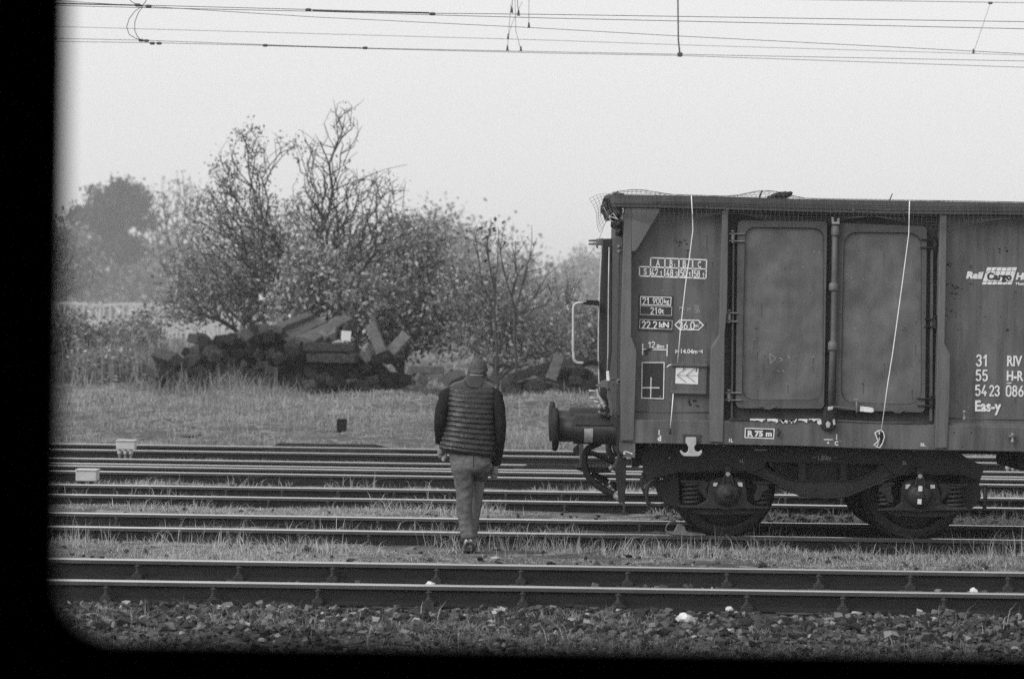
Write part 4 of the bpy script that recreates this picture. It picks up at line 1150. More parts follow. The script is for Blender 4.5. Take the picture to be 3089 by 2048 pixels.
# far side, floor and ends
XN = up(qa(702, 700), YP).x
ztr, zfl = z_at(qa(1300, 160), YT), z_at(qc(900, 800), YF)
MB().box(XN, XE, 23.55, 23.60, zfl, ztr - .1).box(XN, XE, 23.52, 23.74, ztr - .14, ztr - .02).build('far_side', M['paint'], wagon)
MB().box(XN, XE, 20.93, 23.55, zfl + .10, zfl + .16).build('floor', M['rust'], wagon)
MB().box(XE - .06, XE, 20.9, 23.6, zfl, ztr - .03).build('end_wall', M['paint'], wagon)
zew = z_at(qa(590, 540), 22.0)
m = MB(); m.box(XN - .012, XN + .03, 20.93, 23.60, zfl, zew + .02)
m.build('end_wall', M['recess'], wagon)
# ribs and edge of the end wall that show past the corner
xi = up(qa(590, 800), 21.2).x
m = MB()
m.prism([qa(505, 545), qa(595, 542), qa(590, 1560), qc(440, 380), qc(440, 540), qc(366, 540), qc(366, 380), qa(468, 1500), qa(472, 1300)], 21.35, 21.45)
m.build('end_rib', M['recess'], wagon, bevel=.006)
MB().prism([qa(598, 535), qa(694, 535), qa(694, 650), qa(655, 692), qa(598, 620)], 20.98, 21.0).build('hinge_plate', M['paint_post'], wagon, bevel=.004)
m = MB()
for (x, y) in ((655, 615), (655, 660)):
    q = up(qa(x, y), 20.975); m.lathe((q.x, 20.98, q.z), (0, -1, 0), [(0, .016), (.012, .016), (.014, .01), (.014, 0)], 10)
m.build('hinge_bolt', M['steel'], wagon)
MB().tube([up(qa(566, 620), 20.96), up(qa(560, 1000), 20.96), up(qa(556, 1560), 20.96), up(qc(432, 290), 20.96)], .006, 6).build('release_rod', M['light_metal'], wagon)
MB().prism([qc(425, 284), qc(446, 282), qc(452, 354), qc(428, 356)], 20.92, 20.945).build('release_grip', M['white'], wagon, bevel=.005)
MB().tube([up(qa(500, 600), 21.3), up(qa(484, 900), 21.3), up(qa(470, 1300), 21.3), up(qa(468, 1560), 21.3), up(qh(540, 0), 21.3), up(qh(545, 200), 21.3), up(qh(560, 400), 21.3)], .008, 6).build('end_edge_bar', M['light_metal'], wagon)
m = MB()
for y in (562, 592):
    m.tube([up(qa(378, y), 21.2), up(qa(440, y - 1), 21.2), up(qa(490, y - 4), 21.2)], [.010, .012, .012], 8)
m.prism([qa(448, 545), qa(512, 540), qa(512, 606), qa(470, 600), qa(462, 636), qa(448, 615)], 21.15, 21.25)
m.build('end_lock', M['paint_post'], wagon, bevel=.003)
# corner handrail
MB().tube([up(p, 21.3) for p in [qa(345, 1128), qa(290, 1128), qa(262, 1134), qa(246, 1150), qa(240, 1180), qa(240, 1400), qa(238, 1560), qc(191, 150), qc(191, 185), qc(198, 208), qc(214, 222), qc(240, 226), qc(275, 226)]],
          .0145, 10).build('handrail', M['light_metal'], wagon)
m = MB(); m.prism([qa(360, 1100), qa(470, 1104), qa(470, 1152), qa(330, 1142), qa(330, 1122), qa(362, 1118)], 21.26, 21.32)
m.build('handrail_bracket', M['rust'], wagon, bevel=.004)
m = MB(); m.prism([qc(262, 216), qc(300, 206), qc(362, 208), qc(362, 244), qc(300, 240), qc(262, 234)], 21.26, 21.32)
m.build('handrail_bracket', M['rust'], wagon, bevel=.004)

# ---- doors
def rounded_band(outer, inner, y0, y1, name, material, parent):
    """frame between two pixel outlines with equal point counts"""
    m = MB(); n = len(outer)
    for k in range(n):
        a, b, c, d = outer[k], outer[(k + 1) % n], inner[(k + 1) % n], inner[k]
        A, B = up(a, y0), up(b, y0); C_, D = up(c, y0), up(d, y0)
        m.add([A, B, C_, D, (A.x, y1, A.z), (B.x, y1, B.z), (C_.x, y1, C_.z), (D.x, y1, D.z)],
              [(0, 1, 2, 3), (0, 4, 5, 1), (2, 6, 7, 3)])
    return m.build(name, material, parent)
L_out = round_poly([qa(1736, 378), qb(438, 386), qd(322, 552), qc(1352, 548)], [16, 14, 14, 20])
L_in = round_poly([qa(1802, 436), qb(412, 446), qd(318, 492), qc(1396, 492)], [34, 36, 42, 38])
R_out = round_poly([qb(545, 400), qb(1345, 432), qd(1046, 580), qd(404, 560)], [14, 18, 18, 14])
R_in = round_poly([qb(590, 480), qb(1300, 490), qd(1024, 526), qd(440, 512)], [44, 44, 46, 44])
def door_leaf(out, inn, label):
    d = MB().prism(inn, YD + .028, YD + .040).build('door', M['paint_door'], wagon)
    d['label'] = label
    rounded_band(out, inn, YD, YD + .045, 'door_frame', M['paint_beam'], d)
    # pressed edge of the panel: a thin lip, its edge shadow put into the dark colour
    rounded_band(inn, [(p[0] * .985 + .015 * sum(q[0] for q in inn) / len(inn), p[1] * .992 + .008 * sum(q[1] for q in inn) / len(inn)) for p in inn], YD + .012, YD + .03, 'door_lip_shade', M['recess'], d)
    return d
dl = door_leaf(L_out, L_in, 'left door leaf with faint scratched writing')
dr_ = door_leaf(R_out, R_in, 'right door leaf with the white-tipped locking lever')
def hinge(p0, p1, parent, left=True):
    a, b = up(p0, YD - .02), up(p1, YD - .02)
    m = MB()
    h = a.z - b.z
    m.box(a.x, b.x, YD - .02, YD + .02, a.z - h * .14, a.z)
    m.box(a.x, b.x, YD - .02, YD + .02, b.z, b.z + h * .14)
    xc = a.x + (b.x - a.x) * (.24 if left else .78)
    m.lathe((xc, YD - .012, b.z - .01), (0, 0, 1), [(0, .012), (h + .02, .012), (h + .02, .018), (h + .035, .018), (h + .035, 0)], 10)
    m.lathe((xc, YD - .012, b.z + h * .2), (0, 0, 1), [(0, .02), (h * .6, .02)], 10)
    m.build('hinge', M['steel'] if left else M['rust'], parent, bevel=.002)
hinge(qa(1655, 492), qa(1800, 572), dl); hinge(qa(1630, 1212), qa(1735, 1302), dl); hinge(qc(1275, 434), qc(1395, 496), dl)
hinge(qb(1290, 545), qb(1460, 632), dr_, False); hinge(qb(1325, 1266), qb(1446, 1348), dr_, False); hinge(qd(995, 476), qd(1125, 536), dr_, False)
# uprights in the shadow at both door edges and the middle slot
m = MB()
m.prism([qa(1690, 560), qa(1706, 560), qc(1330, 620), qc(1318, 620)], YD, YD + .03)
m.prism([qb(1380, 640), qb(1402, 640), qd(1098, 640), qd(1080, 640)], YD, YD + .03)
m.build('door_jamb', M['paint_beam'], wagon)
MB().prism([qb(540, 420), qb(548, 700), qb(548, 1500), qd(412, 500), qd(396, 502), qb(524, 1200), qb(524, 420)], YD + .003, YD + .02).build('slot_strip', M['black'], wagon)  # black strip filling the slot between the door leaves
# locking bar
lb = MB()
def rodp(x, y, f=qb): return up(f(x, y), YD - .03)
lb.tube([rodp(510, 420), rodp(506, 800), rodp(502, 1100), rodp(496, 1480), rodp(384, 120, qd), rodp(372, 560, qd)], .030, 10)
lbo = lb.build('locking_bar', M['paint_beam'], wagon)
m = MB()
m.prism([qb(480, 346), qb(497, 346), qb(500, 388), qb(532, 388), qb(536, 356), qb(554, 356), qb(552, 412), qb(484, 412)], YD - .05, YD + .0)
m.build('bar_bracket', M['light_metal'], lbo, bevel=.004)
m = MB()
for (x, y0, y1, f, rr_) in ((512, 424, 520, qb, .040), (497, 942, 1018, qb, .044), (488, 1472, 1560, qb, .042), (384, 72, 136, qd, .044)):
    a, b = up(f(x, y1), YD - .03), up(f(x, y0), YD - .03)
    m.lathe(a, b - a, [(0, .02), (0, rr_ * .9), ((b - a).length * .15, rr_), ((b - a).length * .8, rr_), ((b - a).length, rr_ * .7), ((b - a).length, .01)], 10)
m.build('bar_collar', M['paint_post'], lbo)
m = MB()
m.prism([qd(338, 540), qd(398, 540), qd(402, 600), qd(410, 612), qd(408, 690), qd(380, 714), qd(320, 708), qd(300, 680), qd(318, 640), qd(322, 600)], YD - .10, YD + .02)
m.build('bar_lock', M['rust'], lbo, bevel=.012)
m = MB()
m.prism([qd(335, 660), qd(352, 640), qd(372, 660), qd(362, 690), qd(342, 690)], YD - .115, YD - .09)
m.prism([qd(385, 632), qd(402, 628), qd(406, 668), qd(390, 672)], YD - .11, YD - .09)
m.prism([qd(350, 540), qd(390, 535), qd(386, 560), qd(352, 566)], YD - .11, YD - .09)
m.build('lock_fitting', M['light_metal'], lbo, bevel=.004)
lv = MB().prism([qd(388, 532), qd(500, 540), qd(560, 546), qd(582, 534), qd(600, 540), qd(640, 548), qd(640, 562), qd(582, 572), qd(500, 562), qd(388, 546)], YD - .06, YD - .035).build('locking_lever', M['paint_beam'], lbo, bevel=.004)
MB().prism(round_poly([qd(584, 534), qd(676, 546), qd(682, 574), qd(664, 580), qd(580, 572)], [1, 5, 6, 5, 1]), YD - .066, YD - .03).build('lever_grip', M['white'], lbo, bevel=.004)
m = MB()
m.tube([up(qd(556, 482), YD - .07), up(qd(557, 580), YD - .07)], .010, 8); m.prism([qd(534, 482), qd(574, 484), qd(572, 498), qd(536, 496)], YD - .085, YD - .03)
m.build('lever_catch', M['steel'], dr_, bevel=.002)
def staple(pts, parent):
    MB().tube([up(p, YD - .02) for p in pts], .008, 6).build('staple', M['paint_beam'], parent)
staple([qc(1518, 532), qc(1545, 534), qc(1560, 552), qc(1600, 556), qc(1622, 542), qc(1650, 540)], dl)
staple([qd(796, 562), qd(812, 566), qd(830, 580), qd(866, 582), qd(882, 568), qd(900, 564)], dr_)
# bottom weld bead and flaking white sealant under the doors
m = MB()
m.tube([up(p, YF + .0) for p in [qc(1310, 630), qc(1450, 634), qc(1782, 640), qd(440, 640), qd(700, 652), qd(1060, 656)]], .009, 6)
m.build('weld_bead', M['paint_beam'], wagon)
m = MB()
r_ = random.Random(4)
def drip(f, x0, x1, yt, dmax):
    x = x0; pts = []
    while x < x1:
        pts.append(f(x, yt + r_.uniform(8, dmax) * (1 if r_.random() < .6 else .55))); x += r_.uniform(7, 22)
    m.prism([f(x0, yt), f(x1, yt + (x1 - x0) * .01)] + pts[::-1], YF - .012, YF - .001)
drip(qc, 1456, 1572, 624, 28); drip(qc, 1580, 1640, 624, 22); drip(qc, 1640, 1782, 626, 34); drip(qd, -8, 130, 626, 36); drip(qd, 140, 205, 626, 32); drip(qd, 214, 296, 624, 20)
m.prism([qd(272, 632), qd(300, 628), qd(306, 660), qd(290, 668), qd(276, 660)], YF - .012, YF - .001)
m.build('sealant_strip', M['white'], wagon)
m = MB(); drip(qc, 1316, 1450, 626, 26)
m.build('flaked_strip', M['rust'], wagon)

# ---- markings
def marking(name, fn, label=None, material='white'):
    m = MB(); fn(m)
    o = m.build(name, M[material], wagon)
    if label: o['label'] = label
YM = YS - .006
def load_table(m):
    for (a, b) in (((942, 717), (1455, 737)), ((842, 798), (1450, 820)), ((840, 882), (1448, 906)), ((842, 796), (842, 886)), ((944, 715), (940, 890)), ((1074, 720), (1071, 893)), ((1201, 726), (1199, 898)), ((1326, 731), (1324, 903)), ((1453, 735), (1446, 908))):
        put_line(m, qa(*a), qa(*b), 4.0, YM)
    for s, x0, x1, y0, y1 in (('A', 990, 1028, 798, 732), ('B', 1114, 1144, 800, 737), ('C', 1370, 1402, 810, 748), ('B', 1234, 1266, 804, 742), ('1', 1156, 1164, 798, 774), ('2', 1274, 1286, 804, 776),
                              ('S', 878, 908, 872, 812), ('42', 950, 1008, 882, 818), ('.1', 1020, 1044, 884, 838), ('48', 1088, 1148, 886, 822), ('.3', 1154, 1188, 888, 846), ('50', 1214, 1268, 890, 828), ('.1', 1278, 1304, 892, 848), ('58', 1338, 1392, 894, 832), ('.1', 1402, 1430, 898, 854)):
        put_text(m, s, qa(x0, y0), qa(x1, y1), YM, .012)
marking('load_limit_table', load_table)
MB().prism([qa(836, 1056), qa(1148, 1068), qa(1142, 1392), qa(828, 1380)], YM, YS).build('data_plate', M['dark_panel'], wagon)
YM2 = YM - .003
def weights(m):
    put_frame(m, [qa(852, 1070), qa(1130, 1078), qa(1124, 1150), qa(850, 1142)], 2.6, YM2)
    put_frame(m, [qa(850, 1156), qa(1136, 1164), qa(1132, 1242), qa(848, 1232)], 1.2, YM2)
    put_frame(m, [qa(846, 1278), qa(1140, 1288), qa(1136, 1368), qa(842, 1358)], 1.2, YM2)
    for s, x0, x1, y0, y1, b in (('21', 870, 926, 1142, 1080, .015), ('900', 962, 1056, 1134, 1084, .01), ('kg', 1064, 1110, 1142, 1092, .01), ('21', 942, 1000, 1226, 1170, .01), ('.', 1002, 1008, 1226, 1220, .01), ('0t', 1012, 1064, 1226, 1176, .01),
                                 ('22,2', 864, 1000, 1358, 1296, .03), ('kN', 1018, 1110, 1352, 1300, .03)):
        put_text(m, s, qa(x0, y0), qa(x1, y1), YM2, b)
marking('weight_lettering', weights)
def volume(m):
    put_frame(m, [qa(1166, 1326), qa(1208, 1284), qa(1378, 1286), qa(1422, 1330), qa(1378, 1372), qa(1208, 1370)], 3.6, YM)
    put_text(m, '36,0', qa(1200, 1362), qa(1342, 1300), YM, .03); put_text(m, 'm', qa(1346, 1350), qa(1378, 1326), YM, .02); put_text(m, '2', qa(1382, 1322), qa(1392, 1304), YM, .02)
marking('floor_area_mark', volume)
def repair(m):
    put_text(m, 'M.', qa(1206, 1194), qa(1240, 1160), YM, 0); put_text(m, '1', qa(1244, 1194), qa(1252, 1172), YM, 0)
    put_text(m, '23', qa(1274, 1196), qa(1308, 1174), YM, .03); put_text(m, '02', qa(1344, 1170), qa(1382, 1148), YM, .03)
    put_line(m, qa(1346, 1180), qa(1380, 1181), 1.4, YM); put_text(m, "'20", qa(1342, 1216), qa(1388, 1190), YM, .03)
marking('repair_mark', repair, material='white_old')
def lengths(m):
    put_line(m, qc(686, 88), qc(685, 168), 3.6, YM); put_line(m, qc(862, 92), qc(860, 178), 3.6, YM); put_line(m, qc(688, 128), qc(858, 131), 3.4, YM)
    put_text(m, '12', qc(724, 116), qc(774, 74), YM, .035); put_text(m, '.8m', qc(776, 122), qc(840, 90), YM, .012)
    put_text(m, '14.04m', qc(960, 158), qc(1078, 124), YM, .012)
    for x, s in ((922, 1), (1114, -1)):
        put_line(m, qc(x, 128), qc(x, 158), 2, YM); put_line(m, qc(x, 142), qc(x + 28 * s, 142), 2, YM)
        put_line(m, qc(x + s * 2, 142), qc(x + s * 12, 132), 1.8, YM + .0003); put_line(m, qc(x + s * 2, 142), qc(x + s * 12, 152), 1.8, YM + .0006)
marking('length_mark', lengths)
m = MB(); m.prism([qc(694, 132), qc(740, 118), qc(772, 122), qc(722, 140), qc(722, 160), qc(706, 166)], YM - .003, YS); m.build('paint_chip', M['black'], wagon)
MB().prism([qc(680, 220), qc(841, 220), qc(836, 484), qc(677, 478)], YM, YS).build('chalk_board', M['dark_panel'], wagon)
def cross(m):
    put_frame(m, [qc(682, 222), qc(840, 222), qc(835, 481), qc(679, 476)], 3.0, YM2)
    put_line(m, qc(684, 402), qc(806, 403), 3.4, YM2); put_line(m, qc(746, 328), qc(743, 476), 3.4, YM2 + .0004)
    put_line(m, qc(806, 466), qc(816, 467), 1.2, YM2)
marking('board_cross', cross)
YL = YF - .0015
def mark_d(m): put_line(m, qc(804, 704), qc(803, 742), 3, YL); put_text(m, 'd', qc(792, 784), qc(818, 744), YL, .03)
def mark_1(m): put_text(m, '1L', qc(1304, 792), qc(1334, 766), YL, .012)
def mark_2(m): put_text(m, '2L', qd(1012, 820), qd(1050, 798), YL, .03)
def mark_c(m):
    put_line(m, qd(322, 773), qd(384, 774), 3, YL); put_line(m, qd(413, 734), qd(413, 774), 3, YL); put_text(m, 'C', qd(398, 816), qd(424, 784), YL, .03)
    m.prism([qd(343, 802), qd(352, 785), qd(361, 802)], YL, YL + .001)
def mark_r(m):
    put_frame(m, [qc(1422, 692), qc(1628, 699), qc(1624, 766), qc(1420, 758)], 3.0, YL)
    put_text(m, 'R 75', qc(1438, 752), qc(1548, 708), YL, .035); put_text(m, 'm', qc(1568, 752), qc(1612, 722), YL, .035)
for n_, fn_ in (('anchor_mark', mark_d), ('wheel_number', mark_1), ('wheel_number', mark_2), ('jacking_mark', mark_c), ('curve_radius_mark', mark_r)): marking(n_, fn_)
m = MB(); m.prism([qc(1424, 694), qc(1626, 701), qc(1622, 764), qc(1422, 756)], YF - .0008, YF + .002); m.build('lettering_field', M['dark_panel'], wagon)
def number(m):
    for s, f, x0, y0, x1, y1 in (('31', qd, 1414, 246, 1490, 168), ('55', qd, 1410, 352, 1496, 276), ('54', qd, 1406, 458, 1490, 384), ('23', qd, 1508, 460, 1580, 388), ('Eas-y', qd, 1404, 596, 1592, 492)):
        put_text(m, s, f(x0, y0), f(x1, y1), YM, .018)
marking('wagon_number', number)
def code(m):
    for s, f, x0, y0, x1, y1 in (('RIV', qd, 1634, 248, 1742, 172), ('H-R', qd, 1632, 352, 1752, 280), ('086', qd, 1628, 462, 1752, 388)):
        put_text(m, s, f(x0, y0), f(x1, y1), YM, .018)
    put_line(m, qd(1632, 369), qd(1666, 370), 3, YM)
marking('owner_code', code)
def logo(m):
    sl = 48 / 155.
    def cell(x0, y0, x1, y1):     # slanted cells, written in the coordinates of the lower edge
        sx = lambda y: (958 - y) * sl
        m.prism([qb(x0 + sx(y0), y0), qb(x1 + sx(y0), y0), qb(x1 + sx(y1), y1), qb(x0 + sx(y1), y1)], YM, YM + .0015)
    ys = [(804, 836), (840, 930), (936, 960)]
    for k in range(6):
        for (a, b) in ys:
            cell(1846 + k * 46, a, 1846 + k * 46 + 41, b)
    put_text(m, 'Rail', qb(1700, 908), qb(1846, 840), YM, .045, shear=.2)
    put_text(m, 'Hu', qb(2152, 918), qb(2262, 852), YM, .045, shear=.2); put_text(m, 'Mem', qb(2154, 966), qb(2232, 938), YM, .02)
marking('operator_logo', logo)
def logo2(m): put_text(m, 'Cargo', qb(1890, 938), qb(2116, 850), YM - .002, .03)
marking('operator_lettering', logo2, material='dark_panel')
m = MB(); rs = random.Random(8)
for (f, x, y, n) in ((qa, 1190, 570, 7), (qa, 1290, 570, 4), (qb, 2040, 640, 5), (qb, 1545, 770, 6), (qb, 1560, 960, 4), (qb, 1570, 1050, 4), (qb, 1640, 985, 5), (qc, 1022, 510, 6), (qb, 1560, 1210, 3), (qb, 2060, 1390, 2)):
    for k in range(n):
        a, b = x + rs.gauss(0, 26), y + rs.gauss(0, 16); w_ = rs.uniform(5, 18); h_ = rs.uniform(3, 10)
        m.prism([f(a - w_, b), f(a - w_ * .3, b - h_), f(a + w_ * .6, b - h_ * .6), f(a + w_, b + h_ * .3), f(a, b + h_)], YM + .002, YS)
m.build('rust_scab', M['rust'], wagon)
m = MB()
for (a, b) in (((1595, 158), (1602, 226)), ((1597, 160), (1642, 190)), ((1642, 190), (1600, 228)), ((1665, 188), (1690, 200)), ((1668, 215), (1692, 205)), ((1725, 165), (1740, 195)), ((1652, 280), (1668, 284)), ((1688, 270), (1700, 292)), ((1405, 125), (1408, 240))):
    put_line(m, qc(*a), qc(*b), 1.3, YD + .0265)
for (x, y) in ((318, 650), (366, 662), (215, 795), (678, 765), (615, 860), (660, 895), (672, 930), (575, 922), (690, 1350)):
    put_line(m, qb(x, y), qb(x + 1, y + 12), 1.5, YD + .0265)
m.build('scratch', M['white_old'], wagon)
m, m2 = MB(), MB(); rs = random.Random(21)
def fleck(mm, x, y, w_, h_, Y):
    n = rs.randint(5, 8); pts = []
    for k in range(n):
        a = 2 * math.pi * k / n; r = rs.uniform(.45, 1.1)
        pts.append((x + w_ * r * math.cos(a), y + h_ * r * math.sin(a)))
    mm.prism(pts, Y, Y + .002)
def sx_(f, x, y): return f(x, y)
for k in range(90):
    on_door = k % 2
    if on_door:
        x0 = rs.choice([(2255, 2470), (2550, 2770)]); x, y, Y = rs.uniform(*x0), 705 + 480 * rs.random() ** .7, YD + .026
    else:
        x0 = rs.choice([(1925, 2165), (2880, 3080)]); x, y, Y = rs.uniform(*x0), rs.uniform(650, 1230), YS - .003
    s_ = rs.choice([1, 1, 1.6, 2.6])
    fleck(m if rs.random() < .62 else m2, x, y, s_ * rs.uniform(1.2, 3.4), s_ * rs.uniform(.8, 2.0), Y)
    if rs.random() < .35:      # a thin run below the chip
        L_ = rs.uniform(12, 55); m.prism([(x - 1.1, y), (x + 1.1, y), (x + .5, y + L_), (x - .3, y + L_ * .8)], Y, Y + .002)
for k in range(60):            # chips along posts, beam and sill
    f = rs.choice([lambda: (rs.uniform(1890, 2900), rs.uniform(1300, 1345), YF - .001), lambda: (rs.uniform(1900, 3080), 590 + rs.uniform(8, 40), YT - .001)])
    x, y, Y = f(); y += (x - 1900) * .018
    fleck(m if rs.random() < .6 else m2, x, y, rs.uniform(1.5, 6), rs.uniform(.8, 2), Y)
m.build('paint_wear', M['wear_dark'], wagon)['kind'] = 'stuff'
m2.build('paint_scuff', M['wear_light'], wagon)['kind'] = 'stuff'
# document holder
dh = MB().prism([qc(894, 228), qc(1150, 232), qc(1144, 448), qc(890, 442)], YS - .03, YS).build('document_holder', M['paint'], wagon, bevel=.004)
m = MB(); m.prism([qc(892, 228), qc(1152, 232), qc(1152, 254), qc(892, 248)], YS - .055, YS - .025); m.prism([qc(886, 424), qc(1144, 430), qc(1142, 450), qc(886, 444)], YS - .05, YS - .02)
m.prism([qc(1072, 212), qc(1084, 210), qc(1100, 214), qc(1100, 234), qc(1074, 234)], YS - .05, YS - .03)
m.build('holder_frame', M['paint_post'], dh, bevel=.003)
MB().prism([qc(924, 258), qc(1086, 262), qc(1082, 378), qc(920, 372)], YS - .034, YS - .0305).build('paper_sheet', M['paper'], dh)
m = MB()
for k in range(-1, 4):
    x = 930 + k * 66
    for (a, b) in (((x, 312), (x + 66, 262)), ((x, 312), (x + 66, 362))):
        if 915 <= a[0] and b[0] <= 1100: m.tube([up(qc(*a), YS - .042), up(qc(*b), YS - .042)], .0022, 4)
m.tube([up(qc(978, 258), YS - .042), up(qc(978, 280), YS - .042)], .0022, 4); m.tube([up(qc(930, 312), YS - .042), up(qc(1090, 314), YS - .042)], .0015, 4)
for (x, y) in ((1070, 268), (1068, 282)): m.box(up(qc(x, y), YS).x - .007, up(qc(x, y), YS).x + .007, YS - .037, YS - .034, up(qc(x, y), YS).z - .006, up(qc(x, y), YS).z + .006)
m.build('wire_grid', M['rust'], dh)
# tie-down hook
MB().prism([qc(972, 735), qc(1106, 738), qc(1092, 806), qc(982, 804)], YF - .012, YF).build('hook_plate', M['recess'], wagon)
hk = [qc(996, 757), qc(1066, 757), qc(1072, 764), qc(1070, 806), qc(1058, 822), qc(1056, 840), qc(1068, 858), qc(1088, 862), qc(1104, 850), qc(1113, 852), qc(1112, 868), qc(1098, 888), qc(1080, 895),
      qc(985, 893), qc(966, 882), qc(953, 860), qc(956, 850), qc(966, 852), qc(980, 868), qc(1000, 868), qc(1012, 854), qc(1014, 830), qc(1004, 808), qc(994, 800)]
MB().prism(hk, YF - .035, YF - .012).build('tie_hook', M['light_metal'], wagon, bevel=.004)
# bolts on the sill at the right edge
m = MB()
for (x, y) in ((1255, 724), (1378, 724), (1314, 824)):
    q = up(qd(x, y), YF); m.lathe((q.x, YF + .002, q.z), (0, -1, 0), [(0, .008), (.004, .007), (.004, 0)], 8)
m.build('sill_hole', M['black'], wagon)
m = MB()
for f, x, y in ((qd, 1672, 742), (qd, 1328, 580)):
    q = up(f(x, y), YF - .03); m.lathe((q.x, YF - .04, q.z), (0, 0, -1), [(-.02, .006), (-.02, .016), (0, .018), (.01, .01), (.05, .012), (.055, .018), (.07, .015), (.07, 0)], 10)
m.prism([qd(1648, 745), qd(1690, 735), qd(1692, 748), qd(1650, 758)], YF - .05, YF); m.build('sill_pin', M['steel'], wagon)
m = MB(); m.tube([up(qc(1655, 695), YF - .02), up(qc(1668, 720), YF - .03), up(qc(1656, 752), YF - .02)], .010, 6); m.build('sill_hook', M['rust'], wagon)

# ---- buffers, coupling gear and step at the end
XW = XN - .005
def buffer(yc, pz, k):
    z = pz
    b = MB()
    b.lathe((XW - .42, yc, z), (1, 0, 0), [(0, .02), (0, .128), (.02, .135), (.38, .135), (.395, .15), (.42, .15), (.42, .02)], 28)
    b = b.build('buffer', M['bogie'], wagon)
    MB().lathe((.385, yc, z), (1, 0, 0), [(.0, 0), (.004, .12), (.012, .2), (.048, .205), (.06, .19), (.075, .12), (.08, .02)], 36).build('buffer_head', M['rust'], b)
    MB().lathe((.45, yc, z), (1, 0, 0), [(0, .116), (.17, .116), (.17, .124), (.215, .124)], 28).build('plunger', M['bogie'], b)
    m = MB()        # sheet cover laid over the upper half
    for k_ in range(7):
        a0, a1 = R(20 + k_ * 20), R(40 + k_ * 20)
        x0, x1 = XW - .41, XW - .03
        def q(a, rr_): return (yc + rr_ * math.cos(a), z + rr_ * math.sin(a))
        (y0, z0), (y1, z1), (y2, z2), (y3, z3) = q(a0, .138), q(a1, .138), q(a1, .15), q(a0, .15)
        m.add([(x0, y0, z0), (x0, y1, z1), (x0, y2, z2), (x0, y3, z3), (x1, y0, z0), (x1, y1, z1), (x1, y2, z2), (x1, y3, z3)], [(0, 1, 2, 3), (7, 6, 5, 4), (3, 2, 6, 7), (0, 4, 5, 1)])
    m.build('buffer_cover', M['bogie'], b)
    return b
ybn, ybf = 21.37, 23.12
zb = up(qc(200, 702), ybn).z
b1 = buffer(ybn, zb, 0); b1['label'] = 'near buffer with a pale paint patch'
m = MB()
xa_, xb_ = up(qc(268, 700), 21.24).x, up(qc(330, 700), 21.24).x
for k_ in range(6):
    a0, a1 = R(172 + k_ * 11), R(183 + k_ * 11)
    m.add([(xa_, ybn + .137 * math.cos(a0), zb + .137 * math.sin(a0)), (xb_, ybn + .137 * math.cos(a0), zb + .137 * math.sin(a0)), (xb_, ybn + .137 * math.cos(a1), zb + .137 * math.sin(a1)), (xa_, ybn + .137 * math.cos(a1), zb + .137 * math.sin(a1))], [(0, 1, 2, 3)])
m.build('paint_patch', M['white_old'], b1)
buffer(ybf, zb, 1)
MB().box(XW - .02, XW + .08, 20.95, 23.55, zb - .2, zb + .16).build('headstock', M['black'], wagon)
MB().prism([qc(455, 615), qc(528, 600), qc(530, 700), qc(490, 690), qc(460, 660)], 21.18, 21.3).build('headstock_bracket', M['recess'], wagon, bevel=.008)
# release lever gear
m = MB()
m.prism([qc(345, 388), qc(400, 352), qc(440, 338), qc(446, 356), qc(440, 384), qc(446, 408), qc(436, 416), qc(418, 402), qc(372, 400)], 21.0, 21.03)
m.prism([qc(432, 400), qc(452, 404), qc(462, 470), qc(474, 540), qc(470, 604), qc(456, 604), qc(446, 520), qc(432, 470)], 21.02, 21.06)
m.tube([up(p, 20.99) for p in [qc(452, 346), qc(480, 336), qc(504, 340), qc(516, 350)]], .012, 8)
q = up(qc(517, 360), 20.98); m.lathe((q.x, 20.96, q.z), (0, 1, 0), [(0, .01), (0, .03), (.05, .03), (.05, 0)], 12)
m.tube([up(qc(470, 362), 20.99), up(qc(476, 388), 20.99)], .008, 6)
m.build('release_lever', M['paint_post'], wagon, bevel=.003)
m = MB()
for (a, b) in (((300, 424), (360, 428)), ((308, 475), (352, 478)), ((338, 500), (380, 508))): m.tube([up(qc(*a), 21.3), up(qc(*b), 21.3)], .011, 7)
m.prism([qc(354, 415), qc(366, 412), qc(372, 450), qc(400, 490), q_ if False else qc(420, 505), qc(410, 520), qc(380, 500), qc(360, 470)], 21.25, 21.28)
m.build('coupling_pin', M['light_metal'], wagon, bevel=.002)
m = MB(); rk = random.Random(3)
for (x, y) in ((380, 540), (398, 556), (412, 540), (390, 575), (418, 580), (430, 560), (404, 520), (440, 590)):
    q = up(qc(x, y), 21.2 + rk.uniform(-.05, .1)); m.lathe(q, (rk.uniform(-1, 1), rk.uniform(-1, 1), rk.uniform(-1, 1)), [(-.03, .008), (-.025, .026), (0, .034), (.025, .026), (.03, .006)], 8)
m.build('screw_coupling', M['steel'], wagon)
def hose(pts, Y, r_px=.022, name='brake_hose'):
    P = [up(p, Y) for p in pts]
    S = []
    for i in range(len(P) - 1):     # smooth the run
        p0, p1, p2, p3 = P[max(i - 1, 0)], P[i], P[i + 1], P[min(i + 2, len(P) - 1)]
        for k in range(5):
            t = k / 5
            S.append(0.5 * ((2 * p1) + (p2 - p0) * t + (2 * p0 - 5 * p1 + 4 * p2 - p3) * t * t + (3 * p1 - p0 - 3 * p2 + p3) * t ** 3))
    S.append(P[-1])
    return MB().tube(S, r_px, 9).build(name, M['rubber'], wagon)
hose([qh(560, 830), qh(500, 855), qh(440, 890), qh(405, 950), qh(400, 1030), qh(415, 1110), qh(460, 1190), qh(540, 1260), qh(620, 1310), qh(690, 1340)], 21.5, .033)
hose([qh(440, 930), qh(520, 950), qh(600, 985), qh(690, 1030)], 21.8, .026)
